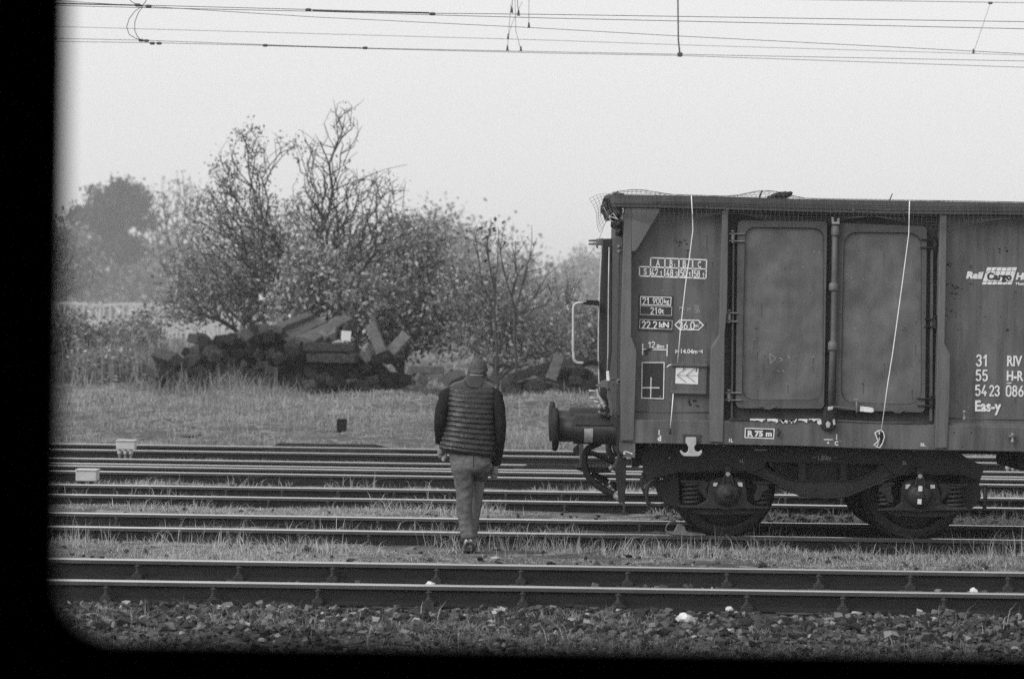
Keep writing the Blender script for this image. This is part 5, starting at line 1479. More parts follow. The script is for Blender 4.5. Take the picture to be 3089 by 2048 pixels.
hose([qh(470, 1140), qh(540, 1170), qh(620, 1215), qh(700, 1260), qh(730, 1300)], 21.9, .030)
hose([qh(640, 830), qh(640, 900), qh(670, 960), qh(700, 985)], 22.0, .030)
hose([qh(770, 915), qh(740, 985), qh(715, 1040), qh(682, 1105)], 21.3, .022)
hose([qh(690, 830), qh(700, 900), qh(720, 960)], 21.7, .02)
m = MB()
for (x, y, dx, dy) in ((672, 1105, -16, -40), (695, 1332, 25, 18), (640, 1262, 30, 8), (660, 1228, -20, -12)):
    m.tube([up(qh(x, y), 21.35), up(qh(x + dx, y + dy), 21.35)], .022, 8)
m.build('hose_coupling', M['steel'], wagon)
MB().tube([up(qh(700, 1345), 21.3), up(qh(775, 1410), 21.3)], .030, 9).build('hose_end', M['steel'], wagon)
MB().prism(round_poly([qh(290, 890), qh(352, 838), qh(392, 840), qh(392, 935), qh(330, 948), qh(292, 930)], 6), 22.1, 22.2).build('brake_block', M['black'], wagon)
m = MB()
m.prism([qh(318, 1072), qh(665, 1076), qh(668, 1130), qh(500, 1136), qh(330, 1104)], 21.6, 21.95)
m.build('step', M['rust'], wagon, bevel=.004)
m = MB()
for k in range(11):
    m.prism([qh(318 + k * 33, 1046), qh(326 + k * 33, 1046), qh(330 + k * 33, 1074), qh(316 + k * 33, 1074)], 21.6, 21.62)
m.prism([qh(352, 830), qh(390, 830), qh(388, 1080), qh(356, 1080)], 21.7, 21.73)
m.build('step_tread', M['steel'], wagon)
MB().prism([qc(520, 790), qc(634, 800), qc(632, 905), qc(560, 900), qc(535, 870), qc(518, 850)], YF + .01, YF + .03).build('corner_bracket', M['paint'], wagon, bevel=.003)
m = MB(); m.prism([qc(546, 878), qc(552, 856), qc(564, 878)], YF + .006, YF + .0085)
put_line(m, qc(556, 856), qc(612, 874), 3, YF + .0055); put_line(m, qc(596, 868), qc(612, 880), 2.5, YF + .0052)
m.build('hook_symbol', M['white'], wagon)
MB().prism([qh(756, 970), qh(815, 980), qh(810, 1200), qh(800, 1440), qh(740, 1410), qh(720, 1250), qh(702, 1090), qh(720, 1030)], 21.05, 21.08).build('step_hanger', M['rust'], wagon, bevel=.003)

# ---- bogies
YB = 21.16
bog = MB()
bog.prism([qc(712, 806), qc(780, 802), qc(1250, 815), qd(0, 828), qd(700, 838), qd(1290, 850), qd(1310, 880), qd(1380, 925), qd(1476, 962), qd(1440, 1076), qd(1330, 1025), qd(900, 1018), qd(830, 1030), qd(740, 950),
           qd(0, 940), qc(1570, 935), qc(1560, 975), qc(1480, 1008), qc(1420, 1006), qc(950, 1005), qc(790, 1040), qc(740, 1072), qc(694, 1074), qc(690, 1000), qc(692, 850)], YB, YB + .11)
bog.prism([qc(1566, 975), qc(1600, 1002), qc(1700, 1046), qc(1782, 1072), qd(120, 1066), qd(190, 1072), qd(520, 1070), qd(600, 1046), qd(700, 988), qd(742, 950), qd(830, 1032), qd(650, 1110), qd(480, 1178), qd(320, 1190),
           qd(150, 1166), qd(0, 1104), qc(1560, 1045), qc(1476, 1010)], YB, YB + .11)
for a, b in ((138, 192), (440, 484)):
    bog.prism([qd(a, 938), qd(b, 938), qd(b, 1074), qd(a, 1074)], YB + .01, YB + .1)
bogie = bog.build('bogie', M['bogie'], wagon, bevel=.006)
m = MB()
lip = [qc(1430, 1004), qc(1480, 1012), qc(1560, 1047), qc(1640, 1085), qd(0, 1106), qd(150, 1168), qd(320, 1192), qd(480, 1180), qd(650, 1112), qd(760, 1064), qd(830, 1034), qd(880, 1022), qd(960, 1018)]
m.tube([up(p, YB - .012) for p in lip], .014, 6)
lip2 = [qc(1566, 960), qc(1600, 1000), qc(1700, 1044), qc(1790, 1070)] + [qd(200, 1068), qd(520, 1068), qd(600, 1044), qd(690, 990), qd(722, 962), qd(716, 946)]
m.tube([up(p, YB - .008) for p in lip2], .009, 6)
m.tube([up(p, YB - .010) for p in [qc(790, 1040), qc(950, 1003), qc(1430, 1004)]], .010, 6)
m.tube([up(p, YB - .010) for p in [qd(960, 1018), qd(1330, 1023), qd(1436, 1072)]], .010, 6)
m.build('frame_flange', M['bogie'], bogie)
MB().prism([qd(-60, 930), qd(725, 930), qd(700, 1060), qd(0, 1050)], YB + .16, YB + .2).build('dark_back_plate', M['black'], bogie)  # dark plate set behind the frame openings
m = MB()
for x in (318,): m.prism([qd(x, 945), qd(x + 8, 945), qd(x + 8, 1050), qd(x, 1050)], YB + .12, YB + .15)
m.build('spring_plate', M['bogie'], bogie)
def wheelset(xa, first):
    for (yc, s) in ((21.44, 1), (23.05, -1)):
        w_ = MB().lathe((xa, yc, .457), (0, s, 0), [(0, .365), (-.002, .375), (0, .44), (.012, .452), (.06, .456), (.10, .462), (.108, .485), (.12, .49), (.132, .478), (.135, .40)], 72)
        w_.lathe((xa, yc, .457), (0, s, 0), [(.0, .365), (.035, .36), (.05, .32), (.06, .2), (.04, .13), (-.01, .12), (-.01, .0)], 72)
        w_.build('wheel', M['bogie'], bogie)
    MB().lathe((xa, 21.2, .457), (0, 1, 0), [(0, .06), (.3, .06), (.32, .085), (1.75, .085), (1.77, .06), (2.1, .06)], 20).build('axle', M['black'], bogie)
def axle_group(f, cx, cy, mirror=False):
    """axlebox, saddle, springs of one wheel; f gives pixels of the crop, mirror flips the asymmetrical gear"""
    s = -1 if mirror else 1
    P = lambda dx, dy: f(cx + dx * s, cy + dy)
    YA = YB - .05
    xc = up(P(0, 0), YA)
    sad = MB()
    sad.prism([P(-140, -20), P(-118, -84), P(-60, -104), P(0, -110), P(60, -104), P(118, -84), P(134, -20), P(136, 60), P(180, 94), P(296, 106), P(300, 122), P(70, 122), P(0, 132), P(-70, 122), P(-345, 116), P(-345, 92), P(-220, 92), P(-150, 60)], YA + .01, YB + .10)
    sad = sad.build('axlebox', M['bogie'], bogie, bevel=.008)
    m = MB()
    q = up(P(0, 8), YA - .06); rr_ = .122
    m.lathe((q.x, YA + .02, q.z), (0, -1, 0), [(0, rr_), (.04, rr_), (.05, rr_ * .93), (.085, rr_ * .80), (.10, rr_ * .5), (.10, .036), (.118, .034), (.122, .02), (.122, 0)], 36)
    m.build('axlebox_cover', M['bogie'], sad)
    m = MB()
    m.tube([up(P(-36, -58), YA - .09), up(P(-26, -110), YA - .05), up(P(-8, -150), YA - .04), up(P(8, -150), YA - .04), up(P(26, -110), YA - .05), up(P(36, -58), YA - .09)], .008, 6)
    m.prism([P(-22, -190), P(22, -190), P(24, -140), P(-24, -140)], YA - .03, YB)
    m.prism([P(-30, -60), P(-16, -142), P(16, -142), P(30, -60)], YA - .045, YA - .02)
    m.build('lifting_link', M['bogie'], sad, bevel=.002)
    q = up(P(0, -128), YA - .05); MB().lathe((q.x, YA - .035, q.z), (0, -1, 0), [(0, .022), (.02, .022), (.024, .012), (.024, 0)], 12).build('link_pin', M['light_metal'], sad)
    m = MB()
    for dx in (-88, 88):
        m.prism([P(dx - 16, -72 + (5 if dx < 0 else 0)), P(dx + 14, -68), P(dx + 17 * (1 if dx > 0 else .9), -38), P(dx - 18, -44)], YA - .004, YA + .012)
    m.build('paint_mark', M['white'], sad)
    for (x0, x1) in ((-328, -180), (190, 300)):
        xs0, xs1 = up(P(x0, 0), YB - .0).x, up(P(x1, 0), YB).x
        xm, rad = (xs0 + xs1) / 2, abs(xs1 - xs0) / 2 - .018
        z0, z1 = up(P(0, 96), YB).z, up(P(0, -66), YB).z
        pts = []
        turns = 5.2
        for k in range(int(turns * 14) + 1):
            a = 2 * math.pi * k / 14
            pts.append((xm + rad * math.cos(a), YB + .05 + rad * .9 * math.sin(a), z0 + (z1 - z0) * k / (turns * 14)))
        MB().tube(pts, .017, 6).build('spring', M['bogie'], sad)
        MB().box(xm - rad - .03, xm + rad + .03, YB + .0, YB + .10, z1 - .005, z1 + .02).build('spring_cap', M['bogie'], sad, bevel=.004)
    m = MB()
    m.prism([P(-190, -76), P(-120, -76), P(-150, -20), P(-130, 50), P(-150, 60), P(-240, -50)] , YB - .01, YB + .05)
    m.build('damper_link', M['bogie'], sad, bevel=.008)
    m = MB()
    m.prism([P(200, -60), P(285, -50), P(300, -20), P(250, 6), P(230, 60), P(190, 66), P(186, 20), P(206, -10)], YB - .03, YB + .05)
    m.build('damper_link', M['bogie'], sad, bevel=.008)
    m = MB(); m.prism([P(-255, 122), P(235, 122), P(235, 134), P(180, 156), P(-60, 164), P(-200, 160), P(-255, 140)], YB + .02, YB + .05)
    m.build('brake_beam', M['bogie'], sad, bevel=.004)
    return xc.x
xw1 = up(qc(1297, 1150), YB - .05).x; xw2 = up(qd(1012, 1165), YB - .05).x
for x in (xw1, xw2): wheelset(x, True)
axle_group(qc, 1297, 1150); axle_group(qd, 1012, 1165, True)
for (x0, y0) in ((1002, 1106), (996, 1198)):
    m = MB(); m.prism([qd(x0, y0), qd(x0 + 26, y0 + 1), qd(x0 + 24, y0 + 38), qd(x0 - 2, y0 + 37)], YB - .155 if y0 < 1150 else YB - .150, YB - .13)
    m.build('paint_strip', M['white'], bogie)
m = MB()
put_text(m, '1L', qc(1384, 938), qc(1414, 914), YB - .0015, .01); put_text(m, '2L', qd(882, 952), qd(916, 928), YB - .0015, .01)
put_text(m, '1.80m', qd(280, 920), qd(374, 886), YB - .0015, 0.0)
for x, s in ((242, 1), (414, -1)):
    put_line(m, qd(x, 901), qd(x + 20 * s, 901), 1.2, YB - .0015); put_line(m, qd(x + 20 * s, 901), qd(x + 12 * s, 895), 1.2, YB - .0012); put_line(m, qd(x + 20 * s, 901), qd(x + 12 * s, 907), 1.2, YB - .001)
m.build('bogie_lettering', M['white_old'], bogie)
m = MB(); put_line(m, qc(1484, 846), qc(1576, 848), 2, YB - .0015); put_line(m, qc(872, 904), qc(884, 904), 2.2, YB - .0015)
put_line(m, qc(814, 1050), qc(814, 1060), 1.6, YB - .04); put_line(m, qc(827, 1050), qc(827, 1060), 1.6, YB - .04)
m.build('bogie_stripe', M['white'], bogie)
hb_ = MB()
hb_.prism([qe(300, 480), qe(585, 480), qe(600, 900), qe(560, 910), qe(440, 880), qe(350, 800), qe(320, 700), qe(270, 620)], YB + .12, YB + .28)
hb_.build('brake_hanger', M['black'], bogie, bevel=.01)
def bar(pts, r_, Y=YB - .02):
    P = [up(p, Y) for p in pts]; return MB().tube(P, r_, 7).build('brake_rod', M['bogie'], bogie)
bar([qe(160, 500), qe(138, 560), qe(140, 640), qe(170, 720), qe(200, 760)], .016)
bar([qe(300, 560), qe(240, 600), qe(205, 660), qe(195, 760), qe(205, 830), qe(240, 870), qe(330, 880), qe(430, 870)], .02)
MB().prism([qg(1700, 460), qg(1920, 460), qg(1900, 560), qg(1925, 680), qg(1850, 790), qg(1740, 820), qg(1700, 800)], YB + .12, YB + .28).build('brake_hanger', M['black'], bogie, bevel=.01)
bar([qg(1960, 560), qg(1965, 680), qg(1955, 800)], .02)
# far half of the frame, mirrored across the track
m = MB()
for v_, f_ in ((bog.v, bog.f),):
    m.add([(x, 44.49 - y, z) for x, y, z in v_], [f[::-1] for f in f_])
m.build('far_frame', M['bogie'], bogie)
xm_ = (xw1 + xw2) / 2
MB().box(xm_ - .25, xm_ + .25, YB + .1, 23.3, .55, .85).build('cross_beam', M['black'], bogie)
# second bogie, beyond the picture
b2_ = copy_tree(bogie, wagon)
b2_.location = bogie.location + Vector((9.0, 0, 0))
# underframe with brake gear to the right of the bogie
MB().box(XN + .05, XE - .05, 21.9, 22.6, zfl - .12, zfl + .10).build('centre_sill', M['black'], wagon)
q0, q1 = up(qg(2280, 215), 21.5), up(qg(2340, 400), 21.5)
MB().box(q0.x, q0.x + 1.6, 21.5, 22.4, q1.z, q0.z + .05).build('brake_cylinder_box', M['black'], wagon, bevel=.02)

# ------------------------------------------------------------------ things on and hanging from the wagon
def resample(P, n):
    P = [Vector(p) for p in P]; L = [0]
    for a, b in zip(P[:-1], P[1:]): L.append(L[-1] + (b - a).length)
    out = []
    for k in range(n):
        s = L[-1] * k / (n - 1)
        i = max(j for j in range(len(L)) if L[j] <= s + 1e-9); i = min(i, len(P) - 2)
        out.append(P[i].lerp(P[i + 1], (s - L[i]) / max(1e-9, L[i + 1] - L[i])))
    return out
net = thing('load_net', 'fine wire load net bulging over the wagon top and hanging over its beam', 'net', (2.8, 21.5, ztr))
m, ml_ = MB(), MB()
xs = np.arange(XN - .1, 5.6, .042)
def bulge(x):
    return .014 + .085 * math.exp(-((x - up(qa(830, 100), 21).x) / .28) ** 2) * .9 + .085 * math.exp(-((x - up(qa(2040, 100), 21).x) / .26) ** 2) + .035 * max(0, math.sin(x * 3.1 + 1)) * .6
def topz(x): return z_at((CX + x * FK / YT, 600), YT) * 0 + np.interp(x, [up(qa(640, 143), YT).x, up(qa(1300, 155), YT).x, up(qa(2262, 184), YT).x, up(qb(2228, 219), YT).x], [z_at(qa(640, 143), YT), z_at(qa(1300, 155), YT), z_at(qa(2262, 184), YT), z_at(qb(2228, 219), YT)])
def netpt(x, t):
    """t 0..1: from inside the wagon over the beam and down its front"""
    zt = float(topz(x)); b_ = bulge(x)
    keys = [(22.3, zt + b_ * .6), (21.5, zt + b_), (21.0, zt + b_ * .75), (YT + .02, zt + .012), (YT - .012, zt - .01), (YT - .016, zt - .15), (YT - .02 + .03 * math.sin(x * 7), zt - .20 - .05 * math.sin(x * 5 + 1))]
    tt = t * (len(keys) - 1); i = min(int(tt), len(keys) - 2); u_ = tt - i
    return Vector((x, keys[i][0] * (1 - u_) + keys[i + 1][0] * u_, keys[i][1] * (1 - u_) + keys[i + 1][1] * u_))
for i, x in enumerate(xs):
    m.tube([netpt(x + .006 * math.sin(j * 2.1 + i), j / 14) for j in range(15)], .0016, 3, cap=False)
for j in (0, 2, 3, 4, 5, 6, 7, 8, 9, 9.6, 10.2, 10.8, 11.4, 12, 12.6, 13.2, 14):
    m.tube([netpt(x, j / 14) for x in xs[::2]], .0016, 3, cap=False)
m.build('netting', M['net'], net)
# flap of net sticking out past the corner
A, B, C_, D = up(qa(385, 180), 20.9), up(qa(610, 118), 20.9), up(qa(640, 300), 20.7), up(qa(500, 480), 20.9)
def flap(s, t):
    p = (A * (1 - s) + B * s) * (1 - t) + (D * (1 - s) + C_ * s) * t
    return p + Vector((0.02 * math.sin(5 * t + 2 * s), .12 * math.sin(3 * s + 2 * t), .025 * math.sin(4 * s)))
m = MB()
for k in range(9): m.tube([flap(k / 8, j / 10) for j in range(11)], .0017, 3, cap=False)
for k in range(12): m.tube([flap(j / 8, k / 11) for j in range(9)], .0017, 3, cap=False)
m.build('loose_flap', M['net'], net)
# crumpled tarpaulin at the corner
def crumple(name, blobs, Y, label, cat, material, seed):
    r = random.Random(seed)
    bm = bmesh.new()
    for (p, rx, rz, ry) in blobs:
        q = up(p, Y)
        mt = Matrix.Translation(q) @ Matrix.Diagonal((rx, ry, rz, 1))
        bmesh.ops.create_icosphere(bm, subdivisions=3, radius=1, matrix=mt)
    for v in bm.verts:
        c = v.co
        n_ = math.sin(c.x * 60 + seed) * math.cos(c.z * 55) + .6 * math.sin(c.z * 120 + c.y * 70) + .5 * math.cos(c.x * 140 - c.y * 90)
        v.co += Vector((n_ * .012 + r.gauss(0, .003), r.gauss(0, .006), n_ * .012))
    me = bpy.data.meshes.new(name); bm.to_mesh(me); bm.free(); me.materials.append(material)
    return tag(link(name, me), label, cat)
crumple('tarpaulin', [(qa(560, 190), .045, .05, .2), (qa(535, 250), .04, .05, .2), (qa(600, 230), .05, .05, .2), (qa(560, 320), .05, .06, .2), (qa(620, 320), .06, .07, .2), (qa(640, 400), .05, .07, .2), (qa(660, 470), .04, .06, .16), (qa(640, 150), .06, .022, .2)],
        21.05, 'dark crumpled tarpaulin bunched at the upper corner of the wagon', 'tarpaulin', M['tarp'], 2)
crumple('scrap_heap', [(qb(40, 150), .07, .03, .15), (qa(2110, 160), .08, .03, .15), (qa(2060, 168), .06, .02, .12)], 21.1, 'dark scrap poking up under the net on the wagon top', 'scrap', M['rust'], 6)
tag(MB().tube([up(qa(1932, 168), 21.0), up(qa(1945, 135), 21.0), up(qa(1958, 108), 21.0)], [.009, .008, .006], 6).build('stick', M['rust']), 'thick short stick poking up through the net beside the scrap', 'stick')
tag(MB().tube([up(qb(1004, 200), 21.0), up(qb(1018, 165), 21.0), up(qb(1033, 134), 21.0)], [.006, .005, .004], 6).build('stick', M['rust']), 'thin single stick poking up above the wagon beam near the right-hand twine', 'stick')
def twine(label, runs, r_=.0052):
    t = thing('twine', label, 'twine', tuple(up(runs[0][0], YT)))
    for nm, pts, yy in runs_named(runs):
        MB().tube([up(p, yy) for p in pts], r_, 6).build(nm, M['twine'], t)
    return t
def runs_named(runs):
    for k, r_ in enumerate(runs):
        pts, yy = r_[1], r_[2]
        yield r_[3], pts, yy
t = thing('twine', 'white twine from the wagon beam past the load table to behind the paper holder', 'twine', tuple(up(qa(1315, 150), YT)))
MB().tube([up(qa(1314, 150), YT - .02), up(qa(1322, 300), YT - .02), up(qa(1328, 465), YT - .01), up(qa(1296, 720), YT), up(qa(1262, 950), YT), up(qa(1225, 1280), YT), up(qc(954, 20), YT), up(qc(936, 222), YT + .02)], .0046, 6).build('cord', M['twine'], t)
MB().tube([up(qc(905, 446), YT + .02), up(qc(896, 560), YT), up(qc(884, 690), YT)], .0046, 6).build('cord_end', M['twine'], t)
MB().tube([up(qc(884, 690), YT), up(qc(883, 735), YT)], [.008, .012], 6).build('seal', M['rust'], t)
MB().tube([up(qc(860, 258), YT + .03), up(qc(872, 244), YT + .03), up(qc(892, 236), YT + .03)], .0052, 6).build('knot_end', M['twine'], t)
t = thing('twine', 'white twine across the right door ending in a coiled loop on the sill', 'twine', tuple(up(qb(1187, 200), YT)))
MB().tube([up(qb(1187, 200), YT - .02), up(qb(1184, 330), YT - .02), up(qb(1180, 505), YT), up(qb(1120, 960), YT), up(qb(1036, 1568), YT), up(qd(780, 370), YT), up(qd(734, 705), YT + .02)], .0046, 6).build('cord', M['twine'], t)
MB().tube([up(p, YF - .025) for p in [qd(734, 706), qd(710, 712), qd(688, 724), qd(704, 770), qd(712, 785), qd(680, 812), qd(700, 826), qd(722, 832), qd(742, 800), qd(756, 752), qd(748, 722), qd(734, 706)]], .0050, 6).build('loop', M['twine'], t)
MB().tube([up(p, YF - .018) for p in [qd(716, 714), qd(722, 750), qd(716, 790), qd(700, 826)]], .0050, 6).build('inner_loop', M['twine'], t)
crumple('seal_tag', [(qd(730, 762), .018, .045, .012)], YF - .02, 'dark seal tag inside the coiled twine loop', 'tag', M['rust'], 4)
t = thing('twine', 'thin loose twine tied in a knot at the wagon corner below the tarpaulin', 'twine', tuple(up(qa(560, 340), 20.9)))
MB().tube([up(qa(515, 250), 20.88), up(qa(556, 335), 20.86), up(qa(510, 450), 20.88), up(qa(470, 560), 20.9), up(qa(430, 620), 20.9), up(qa(385, 690), 20.95)], .0028, 5).build('cord', M['net_light'], t)
MB().tube([up(p, 20.85) for p in [qa(560, 340), qa(590, 325), qa(600, 312), qa(625, 345), qa(648, 368), qa(600, 350), qa(565, 345), qa(580, 380), qa(605, 390)]], .0048, 5).build('knot', M['twine'], t)
# skid shoe under the wheel
sk = MB()
YK = 21.44
sk.prism([qe(440, 1195), qe(470, 1190), qe(700, 1195), qe(905, 1218), qe(905, 1232), qe(720, 1240), qe(520, 1226), qe(440, 1205)], YK, YK + .10)
sk = sk.build('drag_shoe', M['steel'], bevel=.003)
tag(sk, 'weathered drag shoe set on the rail against the front wheel', 'wheel chock')
m = MB()
m.prism([qe(520, 1196), qe(568, 1098), qe(600, 1092), qe(652, 1130), qe(660, 1170), qe(700, 1196), qe(640, 1200)], YK + .02, YK + .08)
m.build('stop_block', M['steel'], sk, bevel=.004)
m = MB(); m.tube([up(p, YK + .03) for p in [qe(425, 1160), qe(440, 1110), qe(480, 1070), qe(515, 1055), qe(550, 1080)]], .008, 6); m.tube([up(p, YK + .05) for p in [qe(425, 1160), qe(440, 1195)]], .008, 6)
m.build('grip_loop', M['steel'], sk)

# ------------------------------------------------------------------ the walking man
YMAN = 20.6
KM = FK / YMAN * 2.411                 # crop pixels per metre
def mp(x, y, dy=0.0):
    q = up(qm(x, y), YMAN); return Vector((q.x, YMAN + dy, q.z))
def loft(m, rings, n=28, smooth=True, cap=True, fn=None):
    """rings: (centre, half width x, half depth y[, tilt]) ; horizontal slices joined into one skin"""
    v, f = [], []
    for i, rg in enumerate(rings):
        c, rx, ry = rg[0], rg[1], rg[2]
        tx = rg[3] if len(rg) > 3 else 0.0      # slope of the ring across x
        ty = rg[4] if len(rg) > 4 else 0.0
        for k in range(n):
            a = 2 * math.pi * k / n
            e = 2.3
            ca, sa = math.cos(a), math.sin(a)
            ux = math.copysign(abs(ca) ** (2 / e), ca); uy = math.copysign(abs(sa) ** (2 / e), sa)
            s = fn(i, a) if fn else 1.0
            v.append(Vector((c.x + ux * rx * s, c.y + uy * ry * s, c.z + ux * rx * tx + uy * ry * ty)))
    for i in range(len(rings) - 1):
        for k in range(n):
            f.append([i * n + k, (i + 1) * n + k, (i + 1) * n + (k + 1) % n, i * n + (k + 1) % n])
    m.add(v, f, smooth)
    if cap:
        b = len(m.v) - len(v)
        m.f.append([b + k for k in range(n)]); m.s.append(smooth)
        e_ = b + (len(rings) - 1) * n
        m.f.append([e_ + k for k in range(n)][::-1]); m.s.append(smooth)
def interp_rings(keys, n):
    """keys: (x px, y px, half width px, depth offset m, half depth m) top to bottom -> n smooth rings"""
    ys = np.array([k[1] for k in keys], float)
    yy = np.linspace(ys[0], ys[-1], n)
    cols = []
    for c in (0, 2, 3, 4):
        vals = np.array([k[c] for k in keys], float)
        d = np.gradient(vals, ys)
        out = []
        for y in yy:
            i = min(max(np.searchsorted(ys, y) - 1, 0), len(ys) - 2)
            h = ys[i + 1] - ys[i]; t = (y - ys[i]) / h
            out.append((2 * t ** 3 - 3 * t ** 2 + 1) * vals[i] + (t ** 3 - 2 * t ** 2 + t) * h * d[i] + (-2 * t ** 3 + 3 * t ** 2) * vals[i + 1] + (t ** 3 - t ** 2) * h * d[i + 1])
        cols.append(np.array(out))
    return [(mp(cols[0][i], yy[i], cols[2][i]), cols[1][i] / KM, cols[3][i]) for i in range(n)], yy

def remeshed(m, name, voxel, material, parent=None, smooth_it=2):
    o = m.build(name, material)
    md = o.modifiers.new('join', 'REMESH'); md.mode = 'VOXEL'; md.voxel_size = voxel; md.use_smooth_shade = True
    sm = o.modifiers.new('relax', 'SMOOTH'); sm.iterations = smooth_it; sm.factor = 0.5
    dg = bpy.context.evaluated_depsgraph_get()
    me = bpy.data.meshes.new_from_object(o.evaluated_get(dg))
    me.name = name; me.materials.clear(); me.materials.append(material)
    me.polygons.foreach_set('use_smooth', np.ones(len(me.polygons), dtype=bool))
    bpy.data.objects.remove(o)
    o = link(name, me)
    if parent is not None: adopt(o, parent)
    return o

gz_man = float(ground_z(mp(395, 1480).x, YMAN))
man = thing('person', 'man walking away with bowed head in a dark quilted vest and jeans', 'person', (mp(400, 1480).x, YMAN, gz_man))
# --- body: one continuous figure
bm_ = MB()
HC = mp(459, 176, .34)                                     # head centre
HDn = Vector((.02, -.50, -.87)).normalized()              # from crown to chin: head bowed, crown forward
def headpt(a, t):
    """a around, t from crown (0) to chin (1)"""
    prof = [(0, .0), (.06, .050), (.18, .078), (.35, .086), (.55, .081), (.72, .066), (.88, .05), (1, .022)]
    r = float(np.interp(t, [p[0] for p in prof], [p[1] for p in prof]))
    front = Vector((0, .87, -.50)).normalized(); right = Vector((1, 0, 0))
    c = HC + HDn * (-.115 + .23 * t) + front * (.012 + .02 * t)
    d = right * math.cos(a) * r + front * math.sin(a) * r * (1.22 if math.sin(a) > 0 else 1.18 - .25 * max(0, t - .5))
    return c + d
v, f = [], []
NT, NA = 16, 24
for i in range(NT + 1):
    for k in range(NA):
        v.append(headpt(2 * math.pi * k / NA, i / NT))
for i in range(NT):
    for k in range(NA):
        f.append([i * NA + k, i * NA + (k + 1) % NA, (i + 1) * NA + (k + 1) % NA, (i + 1) * NA + k])
f.append(list(range(NA))[::-1]); f.append([NT * NA + k for k in range(NA)])
bm_.add(v, f, True)
front = Vector((0, .87, -.50)).normalized()
face = HC + HDn * .02 + front * .088
bm_.tube([face + HDn * -.02, face + HDn * .02 + front * .012, face + HDn * .035 + front * .026, face + HDn * .045 + front * .01], [.010, .012, .015, .010], 8)      # nose
for s in (-1, 1):
    bm_.tube([face + HDn * -.012 + Vector((s * .055, 0, 0)) - front * .02, face + HDn * -.016 + Vector((s * .012, 0, 0))], [.012, .010], 7)                            # brow
bm_.tube([face + HDn * .072 + Vector((-.026, 0, 0)) - front * .012, face + HDn * .070 + front * .004, face + HDn * .072 + Vector((.026, 0, 0)) - front * .012], [.006, .010, .006], 7)  # mouth
def ear(x, y, s):
    c = mp(x, y, .33)
    bm_.tube([c + Vector((0, .01, .032)), c + Vector((s * .010, -.012, .016)), c + Vector((s * .012, -.014, -.006)), c + Vector((s * .004, .0, -.030))], [.008, .011, .011, .008], 7)
ear(383, 192, -1); ear(522, 202, 1)
# neck and trunk
rings, _ = interp_rings([(452, 180, 50, .30, .060), (448, 205, 52, .285, .062), (440, 235, 56, .25, .065), (430, 262, 74, .20, .075), (424, 300, 112, .15, .09), (418, 420, 138, .08, .11), (408, 560, 138, .04, .11), (404, 700, 140, .0, .11), (405, 800, 140, .0, .115), (406, 880, 132, .0, .115)], 34)
loft(bm_, rings[::-1], 24)
# legs under the jeans
loft(bm_, interp_rings([(340, 830, 66, 0, .085), (352, 900, 62, .0, .085), (362, 1000, 52, .0, .075), (362, 1100, 46, -.01, .06), (364, 1160, 44, -.02, .058), (380, 1280, 40, -.05, .05), (395, 1385, 34, -.06, .042), (396, 1420, 36, -.05, .05)], 22)[0][::-1], 18)
loft(bm_, interp_rings([(476, 830, 62, 0, .085), (466, 960, 48, .12, .075), (448, 1100, 42, .24, .058), (430, 1240, 34, .36, .05), (414, 1370, 30, .46, .042), (410, 1420, 32, .48, .05)], 22)[0][::-1], 18)
# arms
def arm(keys, n=16):
    r_, _ = interp_rings(keys, n); loft(bm_, r_[::-1], 16)
arm([(275, 290, 30, .15, .045), (225, 380, 34, .10, .048), (198, 470, 32, .07, .046), (188, 540, 30, .06, .042), (184, 620, 28, .10, .040), (182, 690, 20, .14, .026), (176, 712, 18, .15, .022)])
arm([(578, 310, 30, .15, .045), (606, 390, 34, .10, .048), (618, 470, 34, .06, .046), (622, 570, 30, .04, .042), (612, 690, 27, .06, .040), (598, 800, 22, .08, .03), (594, 850, 19, .09, .022)])
# hands: palm, five fingers
def hand(wx, wy, dy, s, down, curl, reach):
    """wrist pixel; s: thumb side; down: pixel direction of the hand"""
    wp = mp(wx, wy, dy)
    dn = Vector((down[0], 0, -down[1])).normalized(); sd = Vector((dn.z * -1, 0, dn.x)) * 1.0
    fwd = Vector((0, 1, 0))
    bm_.tube([wp - dn * .02, wp + dn * .02, wp + dn * .055, wp + dn * .09], [.022, .027, .030, .025], 10)
    for k, L in enumerate((.062, .070, .066, .050)):
        o_ = sd * (k - 1.5) * .0165
        b_ = wp + dn * .085 + o_
        p1 = b_ + dn * L * .45 + fwd * .006
        p2 = p1 + (dn * (1 - curl) + fwd * curl * reach).normalized() * L * .32
        p3 = p2 + (dn * (1 - curl * 1.7) + fwd * curl * 1.5 * reach).normalized() * L * .26
        bm_.tube([b_ - dn * .02, p1, p2, p3], [.0088, .0084, .0078, .0065], 8)
    b_ = wp + dn * .03 + sd * s * .028
    bm_.tube([b_ - sd * s * .012, b_ + dn * .03 + sd * s * .016 + fwd * .012, b_ + dn * .055 + sd * s * .012 + fwd * .022, b_ + dn * .072 + sd * s * .004 + fwd * .028], [.013, .0115, .010, .0075], 8)
hand(176, 706, .15, 1, (.25, 1), .55, .6)
hand(592, 846, .09, -1, (-.12, 1), .5, .9)
body = remeshed(bm_, 'body', .0062, M['skin'], man, 2)
